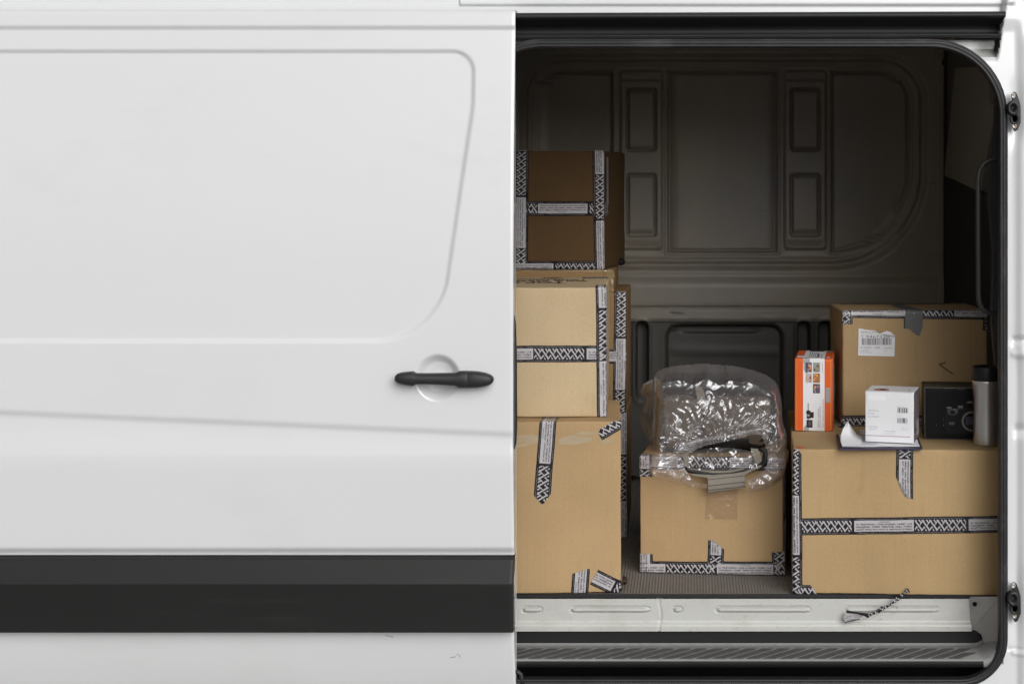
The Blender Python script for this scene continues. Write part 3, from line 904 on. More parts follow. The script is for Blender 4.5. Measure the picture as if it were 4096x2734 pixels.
def tape(bx, parent, p0, p1, phase=0, clips=(), off=.0007, width=1.0):
    """Lay printed tape over a box along the unfolded line p0 -> p1; clips are (point, outward direction) pairs."""
    (x0, y0), (x1, y1) = p0, p1
    L = math.hypot(x1 - x0, y1 - y0); c, sn = (x1 - x0) / L, (y1 - y0) / L
    b = bmesh.new(); k0 = int(math.floor(phase / TP)); k1 = int(math.floor((phase + L) / TP))
    for k in range(k0, k1 + 1):
        vs = [b.verts.new((x + k * TP - phase, y * width, z)) for x, y, z in TT.v]
        for f, m in zip(TT.f, TT.m):
            try:
                q = b.faces.new([vs[i] for i in f]); q.material_index = m
            except ValueError:
                pass
    bisect(b, (0, 0, 0), (-1, 0, 0)); bisect(b, (L, 0, 0), (1, 0, 0))
    for v in b.verts:
        x, y, z = v.co; y += .0011 * noise.noise(Vector((x * 11 + x0 * 40, y * 14, y0 * 30))) + .0006 * noise.noise(Vector((x * 60, y0 * 90, 2 * (y > 0))))
        v.co = (x0 + x * c - y * sn, y0 + x * sn + y * c, z)
    return bx.emit(b, 'packing_tape', TAPE_MATS, parent, off + .0003, lay=.0006, clips=clips)
def box_thing(name, label, bx, card, cat='box'):
    t = thing(name, label, cat, bx.world(bx.w / 2, bx.d / 2, 0))
    bx.mesh().build('carton', CARD[card] if card in CARD else card, t)
    return t

# ------------------------------------------------------------------ boxes on the left
A = Box(1950, 2484, .13, FLOOR_Z + .003, 1.071, .42, -3, seed=1)
tA = box_thing('cardboard_box', 'big kraft box on the floor beside the sliding door, bottom of the left stack', A, 'kraft')
p = A.ab
tape(A, tA, p(2166, 2018), (p(2201, 1690)[0] + .002, A.h + .10), .197,
     [(p(2150, 1996), (-.75, -.66)), (p(2190, 1992), (.8, -.6)), (p(2170, 2014), (0, -1))])
tape(A, tA, (p(2322, 2378)[0] - .004, -.03), p(2326, 2272), .04, [(p(2322, 2283), (-.28, .96))])
tape(A, tA, (p(2484, 2356)[0] + .02, p(2484, 2356)[1] - .012), p(2362, 2298), .262, [(p(2376, 2306), (-.86, .5))], off=.0011)
tape(A, tA, (p(2484, 1684)[0] + .03, p(2484, 1684)[1] + .022), p(2392, 1730), .170, [(p(2440, 1692), (-.5, .86)), (p(2395, 1727), (-1, 0))], off=.0010)
rs = Flat()
def wavy(bx, pts, n=1):
    return [bx.ab(*q) for q in pts]
rs.poly(wavy(A, [(2000, 1752), (2060, 1740), (2120, 1737), (2165, 1744), (2166, 1768), (2120, 1777), (2070, 1790), (2000, 1800)]), 0)
rs.poly(wavy(A, [(2236, 1752), (2290, 1738), (2330, 1746), (2372, 1748), (2362, 1764), (2300, 1778), (2234, 1776)]), 0)
rs.poly(wavy(A, [(2296, 1732), (2340, 1724), (2376, 1727), (2386, 1734), (2330, 1740)]), 0)
rs.poly(wavy(A, [(2396, 1758), (2440, 1754), (2452, 1768), (2410, 1774)]), 0)
A.emit(rs, 'torn_paper_patch', ['residue'], tA, .0005)
tl = MB()                                     # curled tape tail at the lower right corner
c0 = A.surf((A.w, .02, .03), .002)
rows = []
for i in range(9):
    t = i / 8; a = t * 4.2
    cpt = c0 + Vector((.002 + .011 * math.sin(a) + .005 * t, -.004, -.006 + .008 * math.cos(a)))
    rows.append([cpt + Vector((0, -.002, -.004 * (1 - t))), cpt + Vector((.004 * t, .022, .003))])
tl.loft(rows, 0, True, closed=False)
tl.build('tape_tail', 'tape_black', tA)

B = Box(1960, 2424, .198, 1.0725, 1.427, .50, -2, r=.006, seed=2)
tB = box_thing('cardboard_box', 'pale tan box on the big kraft box, upside-down lettering on its top', B, 'pale')
p = B.ab
tape(B, tB, (p(1990, 1415)[0], p(1990, 1415)[1]), (B.w + .05, p(2424, 1414)[1]), .066, off=.0006)
tape(B, tB, (B.w - .001, 0.002), (B.w - .007, B.h + .10), .012, off=.0013)
q = B.ab_top
for (t, px, py, h, w) in (('TOP S', 2262, 1127, .075, .155), ('YOUR PARTN', 2352, 1119, .075, .225), ('customer service and delivery', 2256, 1114, .030, .16)):
    F = Flat(); F.text(t, *q(px, py), h, 0, 0, w, 180, 2, .03)
    B.emit(F, 'lettering', ['ink'], tB, .0006)
F = Flat(); a_, b_ = q(2172, 1113)
F.rect(a_, a_ + .047, b_, b_ + .05, 0, 0)
B.emit(F, 'brown_sticker', [mat('brown label print', (.22, .15, .10), rough=.6)], tB, .0006)
tape(B, tB, (q(2330, 1112)[0], q(2330, 1112)[1]), (B.w, q(2330, 1112)[1]), .02, off=.0009)

Fb = Box(1960, 2506, .80, FLOOR_Z + .003, .998, .40, 0, seed=3)
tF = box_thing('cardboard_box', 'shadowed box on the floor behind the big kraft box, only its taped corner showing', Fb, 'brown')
tape(Fb, tF, (Fb.w - .006, .0), (Fb.w - .006, Fb.h + .03), .05)
E = Box(1990, 2503, .79, .9995, 1.374, .40, 0, r=.006, seed=4)
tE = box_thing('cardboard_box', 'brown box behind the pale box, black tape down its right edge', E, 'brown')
p = E.ab
tape(E, tE, (E.w - .012, E.h + .03), (E.w - .018, 0), .135, off=.0012)
tape(E, tE, (E.w + .04, p(2480, 1424)[1]), (p(2100, 1424)[0], p(2100, 1424)[1]), .25)
D_ = Box(1990, 2453, .80, 1.376, 1.4425, .36, 0, seed=5)
tD = box_thing('cardboard_box', 'flat brown box with shiny amber tape at its corner, directly under the topmost left box', D_, 'brown')
gf = Flat()
gf.rect(D_.w - .030, D_.w + .05, -.0, D_.h + .02, 0, 0, 14, 12)
go = D_.emit(gf, 'amber_tape', ['gold_film'], tD, .002)
for v in go.data.vertices:
    n_ = noise.noise_vector(Vector(v.co) * 60.0); v.co += Vector(n_) * .0045
gf = Flat(); gf.rect(.0, D_.w, D_.h - .004, D_.h + .03, 0, 0, 30, 2)
D_.emit(gf, 'amber_tape', ['gold_film'], tD, .0008)
C = Box(2030, 2412, .855, 1.444, 1.815, .36, 8.5, r=.005, seed=6)
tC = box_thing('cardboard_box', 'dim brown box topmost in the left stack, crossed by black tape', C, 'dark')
p = C.ab
tape(C, tC, (p(2088, 606)[0], C.h + .05), (p(2084, 1080)[0], -.02), .163 - .05, off=.0012)
tape(C, tC, (C.w - .012, C.h + .06), (C.w - .003, 0), .03, off=.0018)
tape(C, tC, (C.w + .075, p(2412, 836)[1]), (p(2040, 833)[0], p(2040, 833)[1]), .185, off=.0006)
tape(C, tC, (C.w - .02, .004), (.0, .001), .17, off=.0009)
tape(C, tC, (C.w + .07, C.h * .55), (C.w + .07, C.h * .95), .01, [((C.w + .082, 0), (1, 0))])
wd = MB(); q_ = C.surf((C.w, C.d * .75, .012), .004)
wd.loft([[q_ + Vector((math.cos(a) * r * 1.2, o_, math.sin(a) * r)) for a in [2 * math.pi * j / 8 for j in range(8)]] for r, o_ in ((.003, -.02), (.013, -.012), (.010, .0), (.004, .008))], 0, False)
wd.build('tape_tail', 'tape_black', tC)

# ------------------------------------------------------------------ middle box
G = Box(2560, 3140, .368, FLOOR_Z + .003, .938, .36, 5.2, seed=7)
tG = box_thing('cardboard_box', 'kraft box at the back of the floor gap, under the plastic-wrapped case', G, 'kraft')
p = G.ab
tape(G, tG, (p(2579, 2210)[0], p(2579, 2213)[1]), (p(2578, 2290)[0], -.01), .03, off=.0011)
tape(G, tG, (-.01, .008), (G.w + .01, .0165), .080, off=.0016)
tape(G, tG, p(3118, 2206), (p(3124, 2290)[0], .0), .185, off=.0011)
tape(G, tG, p(2865, 2160), (p(2861, 2290)[0], .01), .122, [(p(2872, 2176), (.62, .78))], off=.0010)
tape(G, tG, (G.w + .016, G.h), (G.w + .016, 0), .14)
tape(G, tG, (p(2577, 1820)[0], G.h + .03), (p(2577, 1905)[0], p(2577, 1905)[1]), .098, off=.0014)
tape(G, tG, (-.01, G.h - .014), (G.w, G.h - .012), .044, off=.0008)
rs = Flat(); rs.rect(p(2822, 0)[0], p(2950, 0)[0], p(2900, 2075)[1], p(2900, 1955)[1], 0, 0, 16, 14)
ro = G.emit(rs, 'clear_tape', ['clear_tape'], tG, .0012)
for v in ro.data.vertices:
    v.co.y -= .0035 * abs(noise.noise(Vector(v.co) * 55.0))
# ------------------------------------------------------------------ right box and what stands on it
H = Box(3172, 4112, .135, FLOOR_Z + .003, .9987, .72, 2.5, r=.005, seed=8)
tH = box_thing('cardboard_box', 'wide tan box at the right of the sill, carrying the clipboard and the mug', H, 'tan')
p = H.ab; q = H.ab_top
tape(H, tH, (.003, .0), (.0, H.h + .012), .204, [(p(3204, 1812), (.8, .6)), ((0.015, .0), (.5, -.86))], off=.0013)
tape(H, tH, (-.06, p(3172, 2107)[1]), (p(4090, 2094)[0], p(4090, 2094)[1]), .085, off=.0007)
tape(H, tH, p(3619, 1998), (p(3619, 1800)[0], H.h + .20), .054, [(p(3588, 1914), (-.9, -.44)), (p(3636, 1990), (-.25, -.97))], off=.0008)
tape(H, tH, (.0, H.h + .335), (.115, H.h + .345), .18, off=.0009)
tape(H, tH, (.015, .001), (.075, .002), .17, [((.06, .006), (.8, .6))], off=.0018)
hf_ = Flat(); hf_.poly([p(3590, 1917), p(3600, 1930), p(3636, 1985), p(3622, 1985), p(3604, 1952)], 0)
H.emit(hf_, 'folded_tape_end', [mat('grey tape underside', (.30, .30, .31), rough=.4)], tH, .0022)
hf_ = Flat(); a_, b_ = q(3186, 1786); hf_.rect(a_, a_ + .022, b_ - .012, b_ + .012, 0)
H.emit(hf_, 'orange_sticker', ['orange'], tH, .0012)

I = Box(3370, 3952, .519, 1.0005, 1.338, .29, -2.2, r=.007, amp=.0022, seed=9)
tI = box_thing('cardboard_box', 'kraft box at the back with a white barcode label and a marker arrow', I, 'kraft')
p = I.ab; q = I.ab_top
tape(I, tI, (I.w, I.h - .004), (.0, I.h + .003), .063, off=.0010)
tape(I, tI, p(3379, 1296), (p(3379, 1240)[0], I.h + .02), .17, off=.0006)
tape(I, tI, p(3645, 1313), (p(3645, 1240)[0], I.h), .20, off=.0005)
tape(I, tI, (-.01, .008), (I.w, .006), .175, off=.0009)
tape(I, tI, (.03, I.h + I.d - .01), (I.w, I.h + I.d - .012), .1, off=.0009)
tape(I, tI, (I.w + .012, I.h), (I.w + .006, I.h - .06), .17, off=.0010)
du = Flat()
fr = [p(3622, 1262), p(3691, 1262), p(3690, 1308), p(3679, 1341), p(3668, 1341), p(3640, 1317), p(3622, 1309)]
du.poly(fr, 0)
tp_ = [p(3622, 1262), p(3691, 1262), (p(3691, 1250)[0], I.h + .0), (p(3672, 0)[0], I.h + .30), (p(3598, 0)[0], I.h + .30), (p(3620, 1250)[0], I.h)]
du.poly(tp_[::-1], 0)
I.emit(du, 'duct_tape', ['duct'], tI, .0022)
# shipping label
F = Flat(); pu = abs(p(3500, 1380)[0] - p(3400, 1380)[0]) / 100
lab = [(3434, 1313), (3452, 1314.5), (3456, 1317), (3500, 1321), (3518, 1333), (3542, 1325), (3556, 1330), (3580, 1342), (3578, 1425), (3432, 1421)]
F.poly([p(*t) for t in lab][::-1], 0, 0)
def lt(t, px, py, h, w, mi=1): F.text(t, *p(px, py), h * pu, mi, 1, w * pu, -1, 2)
lt('REDAN S.A.,94250 Łódź', 3444, 1330, 6.5, 84); lt('Wystawiono 2019.03.26', 3444, 1337, 3.8, 52, 2); lt('Pakowano  2019.03.2', 3506, 1338, 3.8, 50, 2)
lt('Nr:', 3444, 1347, 7.5, 11); lt('9467330', 3463, 1349.5, 9.5, 93); lt('(B14D0F)BY – KOBR', 3442, 1391, 5.5, 79); lt('Transport: DPD', 3534, 1393, 5, 35)
lt('22 - 530 BRZEŚĆ', 3442, 1400, 4.6, 38, 2); lt('KARBYSHEVA nr. 37', 3442, 1406, 4.6, 46, 2); lt('Nr zest 190827/2019', 3442, 1412, 4.6, 46, 2)
(ax0, ay0), (ax1, ay1) = p(3447, 1379), p(3565, 1351); F.barcode(ax0, ax1, ay0, ay1, 1, 1, 7, pu * 1.25)
F.line(p(3535, 1402), p(3539, 1405), .9 * pu, 2, 1); F.line(p(3539, 1405), p(3548, 1399), .9 * pu, 2, 1)
I.emit(F, 'shipping_label', ['label', 'bar_grey', 'thin_grey'], tI, .0012, lay=.0003)
ct = MB(); w3 = lambda px, py, o_: I.surf(I.unfold(*p(px, py)), o_)
ct.add([w3(3518, 1333, .002), w3(3545, 1322, .006), w3(3562, 1326, .009), w3(3581, 1345, .004), w3(3556, 1338, .010), w3(3535, 1336, .006)], [(0, 5, 1), (1, 5, 4, 2), (2, 4, 3)])
ct.build('curled_label_edge', 'label', tI)
F = Flat()
F.line(p(3757, 1457), p(3783, 1449), 4.6 * pu, 0); F.line(p(3756, 1456), p(3812, 1495), 4.2 * pu, 0)
I.emit(F, 'marker_arrow', ['marker'], tI, .0009)
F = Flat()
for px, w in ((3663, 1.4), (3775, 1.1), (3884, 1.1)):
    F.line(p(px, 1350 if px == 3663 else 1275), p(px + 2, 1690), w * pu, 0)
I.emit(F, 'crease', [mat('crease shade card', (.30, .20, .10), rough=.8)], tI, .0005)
def wad(c, r, parent, seed, n=16):
    m = MB(); rings = []
    for i in range(n + 1):
        th_ = math.pi * i / n; ring = []
        for j in range(n):
            ph = 2 * math.pi * j / n
            v = Vector((math.sin(th_) * math.cos(ph), math.sin(th_) * math.sin(ph), math.cos(th_)))
            k = 1 + .45 * noise.noise(v * 3.1 + Vector((seed, 0, 0))); ring.append(Vector(c) + Vector((v.x * r[0], v.y * r[1], v.z * r[2])) * k)
        rings.append(ring)
    m.loft(rings, 0, False)
    for k in range(len(m.f)):
        m.m[k] = 1 if random.Random(seed * 991 + k // 2).random() < .42 else 0
    return m.build('tape_wad', ['tape_black', 'tape_white'], parent)
wad(W(3374, 1697, .505), (.013, .010, .013), tI, 3)

# orange camera case carton
J = Box(3179, 3331, .435, 1.0005, 1.2085, .22, 7, r=.0015, amp=.0006, seed=10)
tJ = box_thing('product_box', 'tall orange and white camera case carton beside the labelled box', J, M['orange'], 'box')
tJ['label'] = 'upright orange and white carton for a waterproof camera case, left of the barcode-labelled box'
F = Flat(); w_, h_ = J.w, J.h
def P(fx, fy): return (fx * w_, (1 - fy) * h_)
def R_(x0, x1, y0, y1, mi, lay=1): F.rect(x0 * w_, x1 * w_, (1 - y1) * h_, (1 - y0) * h_, mi, lay)
F.rect(.22 * w_, .785 * w_, 0, h_, 0, 0, 1, 8)
R_(.225, .40, 0, .07, 2); R_(.235, .335, .07, 1, 2); R_(.335, .375, .62, 1, 2)
for i, (x0, x1, y0, y1) in enumerate(((.285, .45, .055, .19), (.48, .665, .055, .19), (.285, .45, .205, .335), (.48, .665, .205, .335), (.48, .665, .35, .48))):
    mi = [4, 5, 6, 7, 8][i]; R_(x0, x1, y0, y1, mi, 2)
    rd = random.Random(i)
    for k in range(7):
        ux, uy = rd.uniform(x0 + .03, x1 - .03), rd.uniform(y0 + .02, y1 - .02)
        F.disc(ux * w_, (1 - uy) * h_, rd.uniform(.015, .03) * w_, rd.uniform(.010, .022) * h_, rd.choice((4, 5, 6, 7, 1)), 3 + k * .2, 7)
F.text('Waterproof DSLR Case', .735 * w_, (1 - .555) * h_, .0045, 3, 2, .395 * h_, -90, 2)
F.text('Водозащитный чехол для', .655 * w_, (1 - .665) * h_, .0030, 9, 2, .285 * h_, -90, 2)
F.text('зеркальных фотокамер', .610 * w_, (1 - .69) * h_, .0030, 9, 2, .26 * h_, -90, 2)
F.text('универсальный чехол', .722 * w_, (1 - .055) * h_, .0022, 9, 2, .15 * h_, -90, 1)
F.disc(.36 * w_, (1 - .745) * h_, .062 * w_, .030 * h_, 9, 3); R_(.315, .42, .76, .83, 9, 2); R_(.42, .50, .74, .82, 9, 2); R_(.31, .47, .85, .955, 9, 2); R_(.36, .44, .87, .93, 8, 3); R_(.33, .39, .775, .80, 2, 3)
R_(.81, .93, .40, .605, 10, 1)
for (x0, x1) in ((.055, .205), (.80, .945)):
    for (a, b) in ((P(x0, .03), P(x1, .03)), (P(x0, .985), P(x1, .985))): F.line(a, b, .0009, 1, 1)
F.line(P(.055, .03), P(.055, .985), .0009, 1, 1); F.line(P(.945, .03), P(.945, .985), .0009, 1, 1)
t0 = h_
F.rect(.22 * w_, .785 * w_, t0, t0 + J.d, 0, 0, 1, 6)
F.rect(.23 * w_, .36 * w_, t0, t0 + J.d, 2, 1); F.rect(.32 * w_, .72 * w_, t0 + J.d * .85, t0 + J.d * .97, 9, 2)
for k in range(5): F.rect((.36 + .05 * k) * w_, (.375 + .05 * k) * w_, t0 + J.d * .1, t0 + J.d * (.75 - .02 * k), 9, 2)
F.rect(.585 * w_, .62 * w_, t0 + J.d * .12, t0 + J.d * .55, 9, 2); F.rect(.68 * w_, .70 * w_, t0 + J.d * .1, t0 + J.d * .5, 3, 2)
F.rect(.05 * w_, .24 * w_, t0 + J.d * .08, t0 + J.d * .3, 11, 2); F.rect(.84 * w_, .91 * w_, t0 + J.d * .06, t0 + J.d * .22, 11, 2)
F.rect(.80 * w_, .95 * w_, t0 + J.d * .8, t0 + J.d * .98, 10, 2)
J.emit(F, 'printed_panel', ['white_card', 'orange_line', 'print_grey', 'red_ink', 'photo0', 'photo1', 'photo2', 'photo3', 'photo4', 'ink_black', 'grey_patch', 'label'], tJ, .0005, lay=.0001)
F = Flat(); F.rect(w_ + .001, w_ + J.d, 0, h_, 0); J.emit(F, 'side_panel', ['carton_edge'], tJ, .0005)

# clipboard, its sheets, the white lens carton
HZ = .9987
bd = MB()
zb = HZ + .0025
bc = [(W(3359, 1798, .10)), (W(3690, 1794, .105)), (W(3668, 1742, .34)), (W(3344, 1742, .342))]
bc = [Vector((v.x, v.y, zb)) for v in bc]
bd.prism(bc, (0, 0, .004))
tcb = thing('clipboard', 'navy clipboard lying on the wide tan box, under the white carton', 'clipboard', (bc[0] + bc[2]) / 2)
bd.build('board', 'board', tcb)
cl_ = MB()
c1 = Vector((W(3437, 0, .30).x, .30, zb + .004))
cl_.box(c1.x, c1.x + .07, .285, .325, zb + .004, zb + .010)
cl_.box(c1.x, c1.x + .07, .297, .303, zb + .010, zb + .022)
cl_.tube([Vector((c1.x, .285, zb + .012)), Vector((c1.x + .07, .285, zb + .012))], .004, 8)
cl_.build('clip', 'clip', tcb)
ps = MB()
zp = zb + .0045
pc = [(3368, 1790, .115), (3680, 1787, .120), (3660, 1745, .325), (3356, 1745, .325)]
pv = [W(*t) for t in pc]
N = 26; rows = []
for j in range(N + 1):
    v = j / N; row = []
    for i in range(N + 1):
        u = i / N
        x = (pv[0].x * (1 - u) + pv[1].x * u) * (1 - v) + (pv[3].x * (1 - u) + pv[2].x * u) * v
        y = (pv[0].y * (1 - u) + pv[1].y * u) * (1 - v) + (pv[3].y * (1 - u) + pv[2].y * u) * v
        row.append(Vector((x, y, zp + .0012 + .0008 * noise.noise(Vector((x * 20, y * 20, 0))))))
    rows.append(row)
ps.loft(rows, 0, True, closed=False)
sh2 = ps.build('paper_sheets', 'paper'); tag(sh2, 'white printed sheets on the clipboard with one corner curling up', 'paper')
cu = MB()
le = [(3369, 1790, .118), (3362, 1762, .17), (3364, 1738, .21), (3372, 1714, .235), (3384, 1693, .25), (3391, 1684, .255)]
re_ = [(3446, 1789, .120), (3447, 1763, .19), (3446, 1747, .25), (3428, 1738, .262), (3408, 1710, .26), (3393, 1685, .257)]
rows = []
for a, b in zip(le, re_):
    A0, B0 = W(*a), W(*b); rows.append([A0.lerp(B0, t) + Vector((0, -.012 * math.sin(math.pi * t) * (1 if a[1] < 1780 else 0), 0)) for t in np.linspace(0, 1, 9)])
for r_ in (0,):
    rows[0] = [Vector((v.x, v.y, zp + .0025)) for v in rows[0]]
cu.loft(rows, 0, True, closed=False)
cu.build('curled_corner', 'paper', sh2)
F2 = MB()
for k in range(11):
    y0 = .145 + k * .011; x0 = W(3398, 0, y0).x; x1 = x0 + .075
    z = zp + .0034
    F2.quad((x0, y0, z), (x1, y0, z), (x1, y0 + .004, z), (x0, y0 + .004, z))
F2.build('printed_lines', 'paper_ink', sh2)

K = Box(3461, 3655, .185, zp + .0042, 1.1477, .125, 15, r=.0018, amp=.0004, seed=11)
tK = box_thing('product_box', 'white lens carton standing on the clipboard papers', K, M['white_card'], 'box')
F = Flat(); w_, h_ = K.w, K.h
kx = lambda px: (px - 3461) / 194 * w_
ky = lambda py: (1777 - py) / 210 * h_
c2x = lambda x: kx(3330 + x / 3.356); c2y = lambda y: ky(1480 + y / 3.356 + .0)
def kt(t, x, y, h, w, mi=0): F.text(t, c2x(x), c2y(y), h / 3.356 / 210 * h_, mi, 1, w / 3.356 / 194 * w_, 0, 2)
kt('28-75mm', 483, 570, 20, 136, 1); kt('F/2.8', 484, 612, 20, 76, 1); kt('Di III RXD', 484, 654, 20, 142, 1)
kt('FOR SONY', 486, 794, 16, 122, 1); kt('MIRRORLESS', 486, 822, 10, 106, 1)
kt('JAN/EAN CODE', 858, 499, 9, 110, 1); kt('UPC CODE', 858, 626, 9, 74, 1)
F.barcode(c2x(874), c2x(1012), c2y(575), c2y(508), 0, 1, 3, w_ / 150); F.barcode(c2x(874), c2x(1012), c2y(718), c2y(650), 0, 1, 5, w_ / 150)
kt('4 960371 006543', 866, 585, 7, 142, 1); kt('7 25211 59001', 880, 728, 7, 128, 1)
for k, t in enumerate(('Made in Japan', 'Fabriqué au Japon', 'Fabricado en Japón')): kt(t, 925, 790 + 17 * k, 7, 92, 1)
kt('CA Prop 65 WARNING:', 690, 845, 10, 158); kt('Please scan QR code or go to', 690, 865, 7, 150, 1); kt('www.p65warnings.ca.gov', 696, 885, 7, 148, 1)
F.rect(c2x(440), c2x(1042), c2y(914), c2y(903), 2, 1); F.rect(c2x(476), c2x(712), c2y(418), c2y(352), 3, 1)
F.rect(.01 * w_, .955 * w_, .985 * h_, .992 * h_, 4, 1)
F.disc(.30 * w_, h_ + .035, .165 * w_, .022, 5, 1); F.disc(.33 * w_, h_ + .036, .06 * w_, .012, 6, 2)
F.rect(.50 * w_, .62 * w_, h_ + .04, h_ + .046, 3, 1); F.rect(.80 * w_, .94 * w_, h_ + .02, h_ + .05, 3, 1); F.rect(.86 * w_, .90 * w_, h_ + .025, h_ + .045, 1, 2)
F.rect(w_ + .002, w_ + K.d - .002, .002, h_ - .002, 7, 0)
F.rect(w_ + .06, w_ + .118, .012, .055, 4, 1)
for k in range(9): F.rect(w_ + .064, w_ + .112, .016 + .0042 * k, .018 + .0042 * k, 1, 2)
F.rect(w_ + .004, w_ + .06, .030, .036, 8, 1)
K.emit(F, 'printed_panel', ['bar_grey', 'thin_grey', 'mauve', mat('white blank sticker', (.86, .86, .87), rough=.5), mat('grey print', (.58, .56, .58), rough=.5), mat('rust print disc', (.42, .12, .05), rough=.4), 'ink_black', 'white_side', 'ink'], tK, .0004, lay=.0001)

# black camera carton
L_ = Box(3698, 3938, .285, 1.0005, 1.145, .13, 5, r=.0018, amp=.0006, seed=12)
tL = box_thing('product_box', 'black carton printed with a camera body, between the white carton and the steel mug', L_, M['black_card'], 'box')
F = Flat(); p = L_.ab
cx_ = lambda x, y: p(3330 + x / 3.356, 1480 + y / 3.356)
def dsc(x, y, rx, ry, mi, lay, n=28):
    a, b = cx_(x, y); s_ = abs(cx_(x + 100, y)[0] - a) / 100; F.disc(a, b, rx * s_, ry * s_, mi, lay, n)
def pol(pts, mi, lay): F.poly([cx_(*t) for t in pts][::-1], mi, lay)
pol([(1520, 545), (1560, 512), (1660, 505), (1780, 515), (1790, 450), (1830, 420), (1960, 420), (1960, 850), (1560, 850), (1515, 780), (1508, 600)], 0, 1)
pol([(1535, 540), (1600, 515), (1690, 520), (1678, 580), (1620, 608), (1560, 590)], 1, 2)
dsc(1612, 565, 34, 30, 0, 3); dsc(1567, 500, 36, 10, 2, 3); dsc(1567, 510, 38, 12, 1, 2.5); dsc(1640, 525, 24, 8, 2, 3)
dsc(1716, 484, 38, 11, 2, 4); pol([(1678, 486), (1755, 486), (1750, 518), (1684, 518)], 1, 3)
pol([(1800, 450), (1960, 450), (1960, 505), (1795, 512)], 3, 2); pol([(1828, 415), (1880, 413), (1880, 440), (1800, 443), (1806, 425)], 2, 3)
dsc(1872, 685, 142, 140, 1, 3, 40); dsc(1872, 685, 134, 132, 2, 4, 40); dsc(1872, 685, 112, 110, 3, 5, 40)
pol([(1786, 622), (1960, 622), (1960, 730), (1786, 734)], 4, 6)
for k in range(12): dsc(1795 + 12 * k, 752 + 14 * math.sin(k / 11 * math.pi), 3, 3, 2, 7, 6)
dsc(1600, 712, 42, 22, 5, 2)
pol([(1392, 725), (1398, 725), (1398, 740), (1392, 740)], 2, 2); pol([(1488, 630), (1491, 630), (1491, 690), (1488, 690)], 1, 2); pol([(1488, 725), (1494, 725), (1494, 745), (1488, 745)], 2, 2)
pol([(1452, 342), (1454, 342), (1454, 378), (1452, 378)], 1, 2)
# worn pale edges and tuck flap on the top edge
w_, h_ = L_.w, L_.h
F.rect(.0005, w_ - .001, h_ - .0018, h_ - .0008, 6, 1); F.rect(.0006, .0016, .001, h_ - .002, 6, 1); F.rect(.001, w_, .0006, .0016, 6, 1)
fl_ = [cx_(1500, 230), cx_(1510, 244), cx_(1630, 240), cx_(1650, 216), cx_(1672, 218), cx_(1690, 256), cx_(1762, 256), cx_(1780, 232), cx_(1880, 236)]
for a, b in zip(fl_[:-1], fl_[1:]): F.line(a, b, .0007, 6, 2)
F.rect(0, w_, h_ + .0005, h_ + L_.d, 7, 0)
rd = random.Random(9)
for k in range(26):
    x = rd.uniform(.05, .9) * w_; y = h_ + rd.uniform(.02, .95) * L_.d; F.rect(x, x + rd.uniform(.004, .018), y, y + .004, rd.choice((6, 5, 1)), 1)
L_.emit(F, 'printed_panel', ['cam_dark', 'cam_mid', 'cam_light', 'black_card', 'sensor', 'cam_mid', mat('worn carton edge', (.20, .19, .175), rough=.7), 'brown_dark'], tL, .0003, lay=.00006)

# steel travel mug
mc = W(3946, 1778, .20); mc.z = HZ + .0005
tM = thing('travel_mug', 'brushed steel travel mug with a black lid beside the black carton', 'mug', mc)
mg = MB(); k_ = S * 1.05
mg.lathe([(0, 0), (.0345, 0), (.0360, .001), (.0362, .004), (.0358, .030), (.0352, .070), (.0348, .100), (.0356, .125), (.0378, .152), (.0392, .170), (.0394, .1755), (.0385, .1765), (.030, .1768)], mc, 56)
mg.build('body', 'steel', tM)
ml = MB(); ml.lathe([(.0390, .1768), (.0408, .1775), (.0410, .180), (.0408, .190), (.0402, .200), (.0392, .209), (.0384, .2125), (.0372, .2138), (.0355, .2135), (.0345, .2105), (.0, .2095)], mc, 56)
ml.build('lid', 'mug_lid', tM)

# ------------------------------------------------------------------ fabric case and its plastic bag
def smooth_poly(pts, it=2):
    for _ in range(it):
        o = []
        for i in range(len(pts)):
            a, b = pts[i], pts[(i + 1) % len(pts)]
            o += [(a[0] * .75 + b[0] * .25, a[1] * .75 + b[1] * .25), (a[0] * .25 + b[0] * .75, a[1] * .25 + b[1] * .75)]
        pts = o
    return pts
Kc = Box(2616, 3104, .385, .940, 1.152, .24, 3, r=.055, amp=.016, seed=13)
tN = thing('fabric_case', 'grey beige fabric storage case inside the clear plastic bag', 'case', Kc.world(Kc.w / 2, Kc.d / 2, 0))
Kc.mesh(.012).build('body', 'linen_dark', tN)
F = Flat(); p = Kc.ab
def cr(x, y): return p(2550 + x / 2.8, 1430 + y / 2.8)
def strip(pts, w, mi, lay=0):
    for a, b in zip(pts[:-1], pts[1:]): F.line(cr(*a), cr(*b), w, mi, lay)
def curve_panel(pts, mi, lay): F.poly([cr(*t) for t in smooth_poly(pts, 2)][::-1], mi, lay)
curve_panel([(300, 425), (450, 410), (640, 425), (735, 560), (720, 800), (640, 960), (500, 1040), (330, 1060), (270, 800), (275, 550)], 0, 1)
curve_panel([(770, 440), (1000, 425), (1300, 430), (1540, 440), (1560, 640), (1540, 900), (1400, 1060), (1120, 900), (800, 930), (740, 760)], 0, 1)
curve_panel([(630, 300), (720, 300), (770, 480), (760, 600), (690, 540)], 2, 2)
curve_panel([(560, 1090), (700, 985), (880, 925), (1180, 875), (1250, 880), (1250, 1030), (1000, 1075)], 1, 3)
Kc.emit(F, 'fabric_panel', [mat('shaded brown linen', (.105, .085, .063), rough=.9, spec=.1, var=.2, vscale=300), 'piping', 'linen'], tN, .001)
FY = .315
def fw(x, y, yy=FY): return W(2550 + x / 2.8, 1430 + y / 2.8, yy)
fr_ = MB()
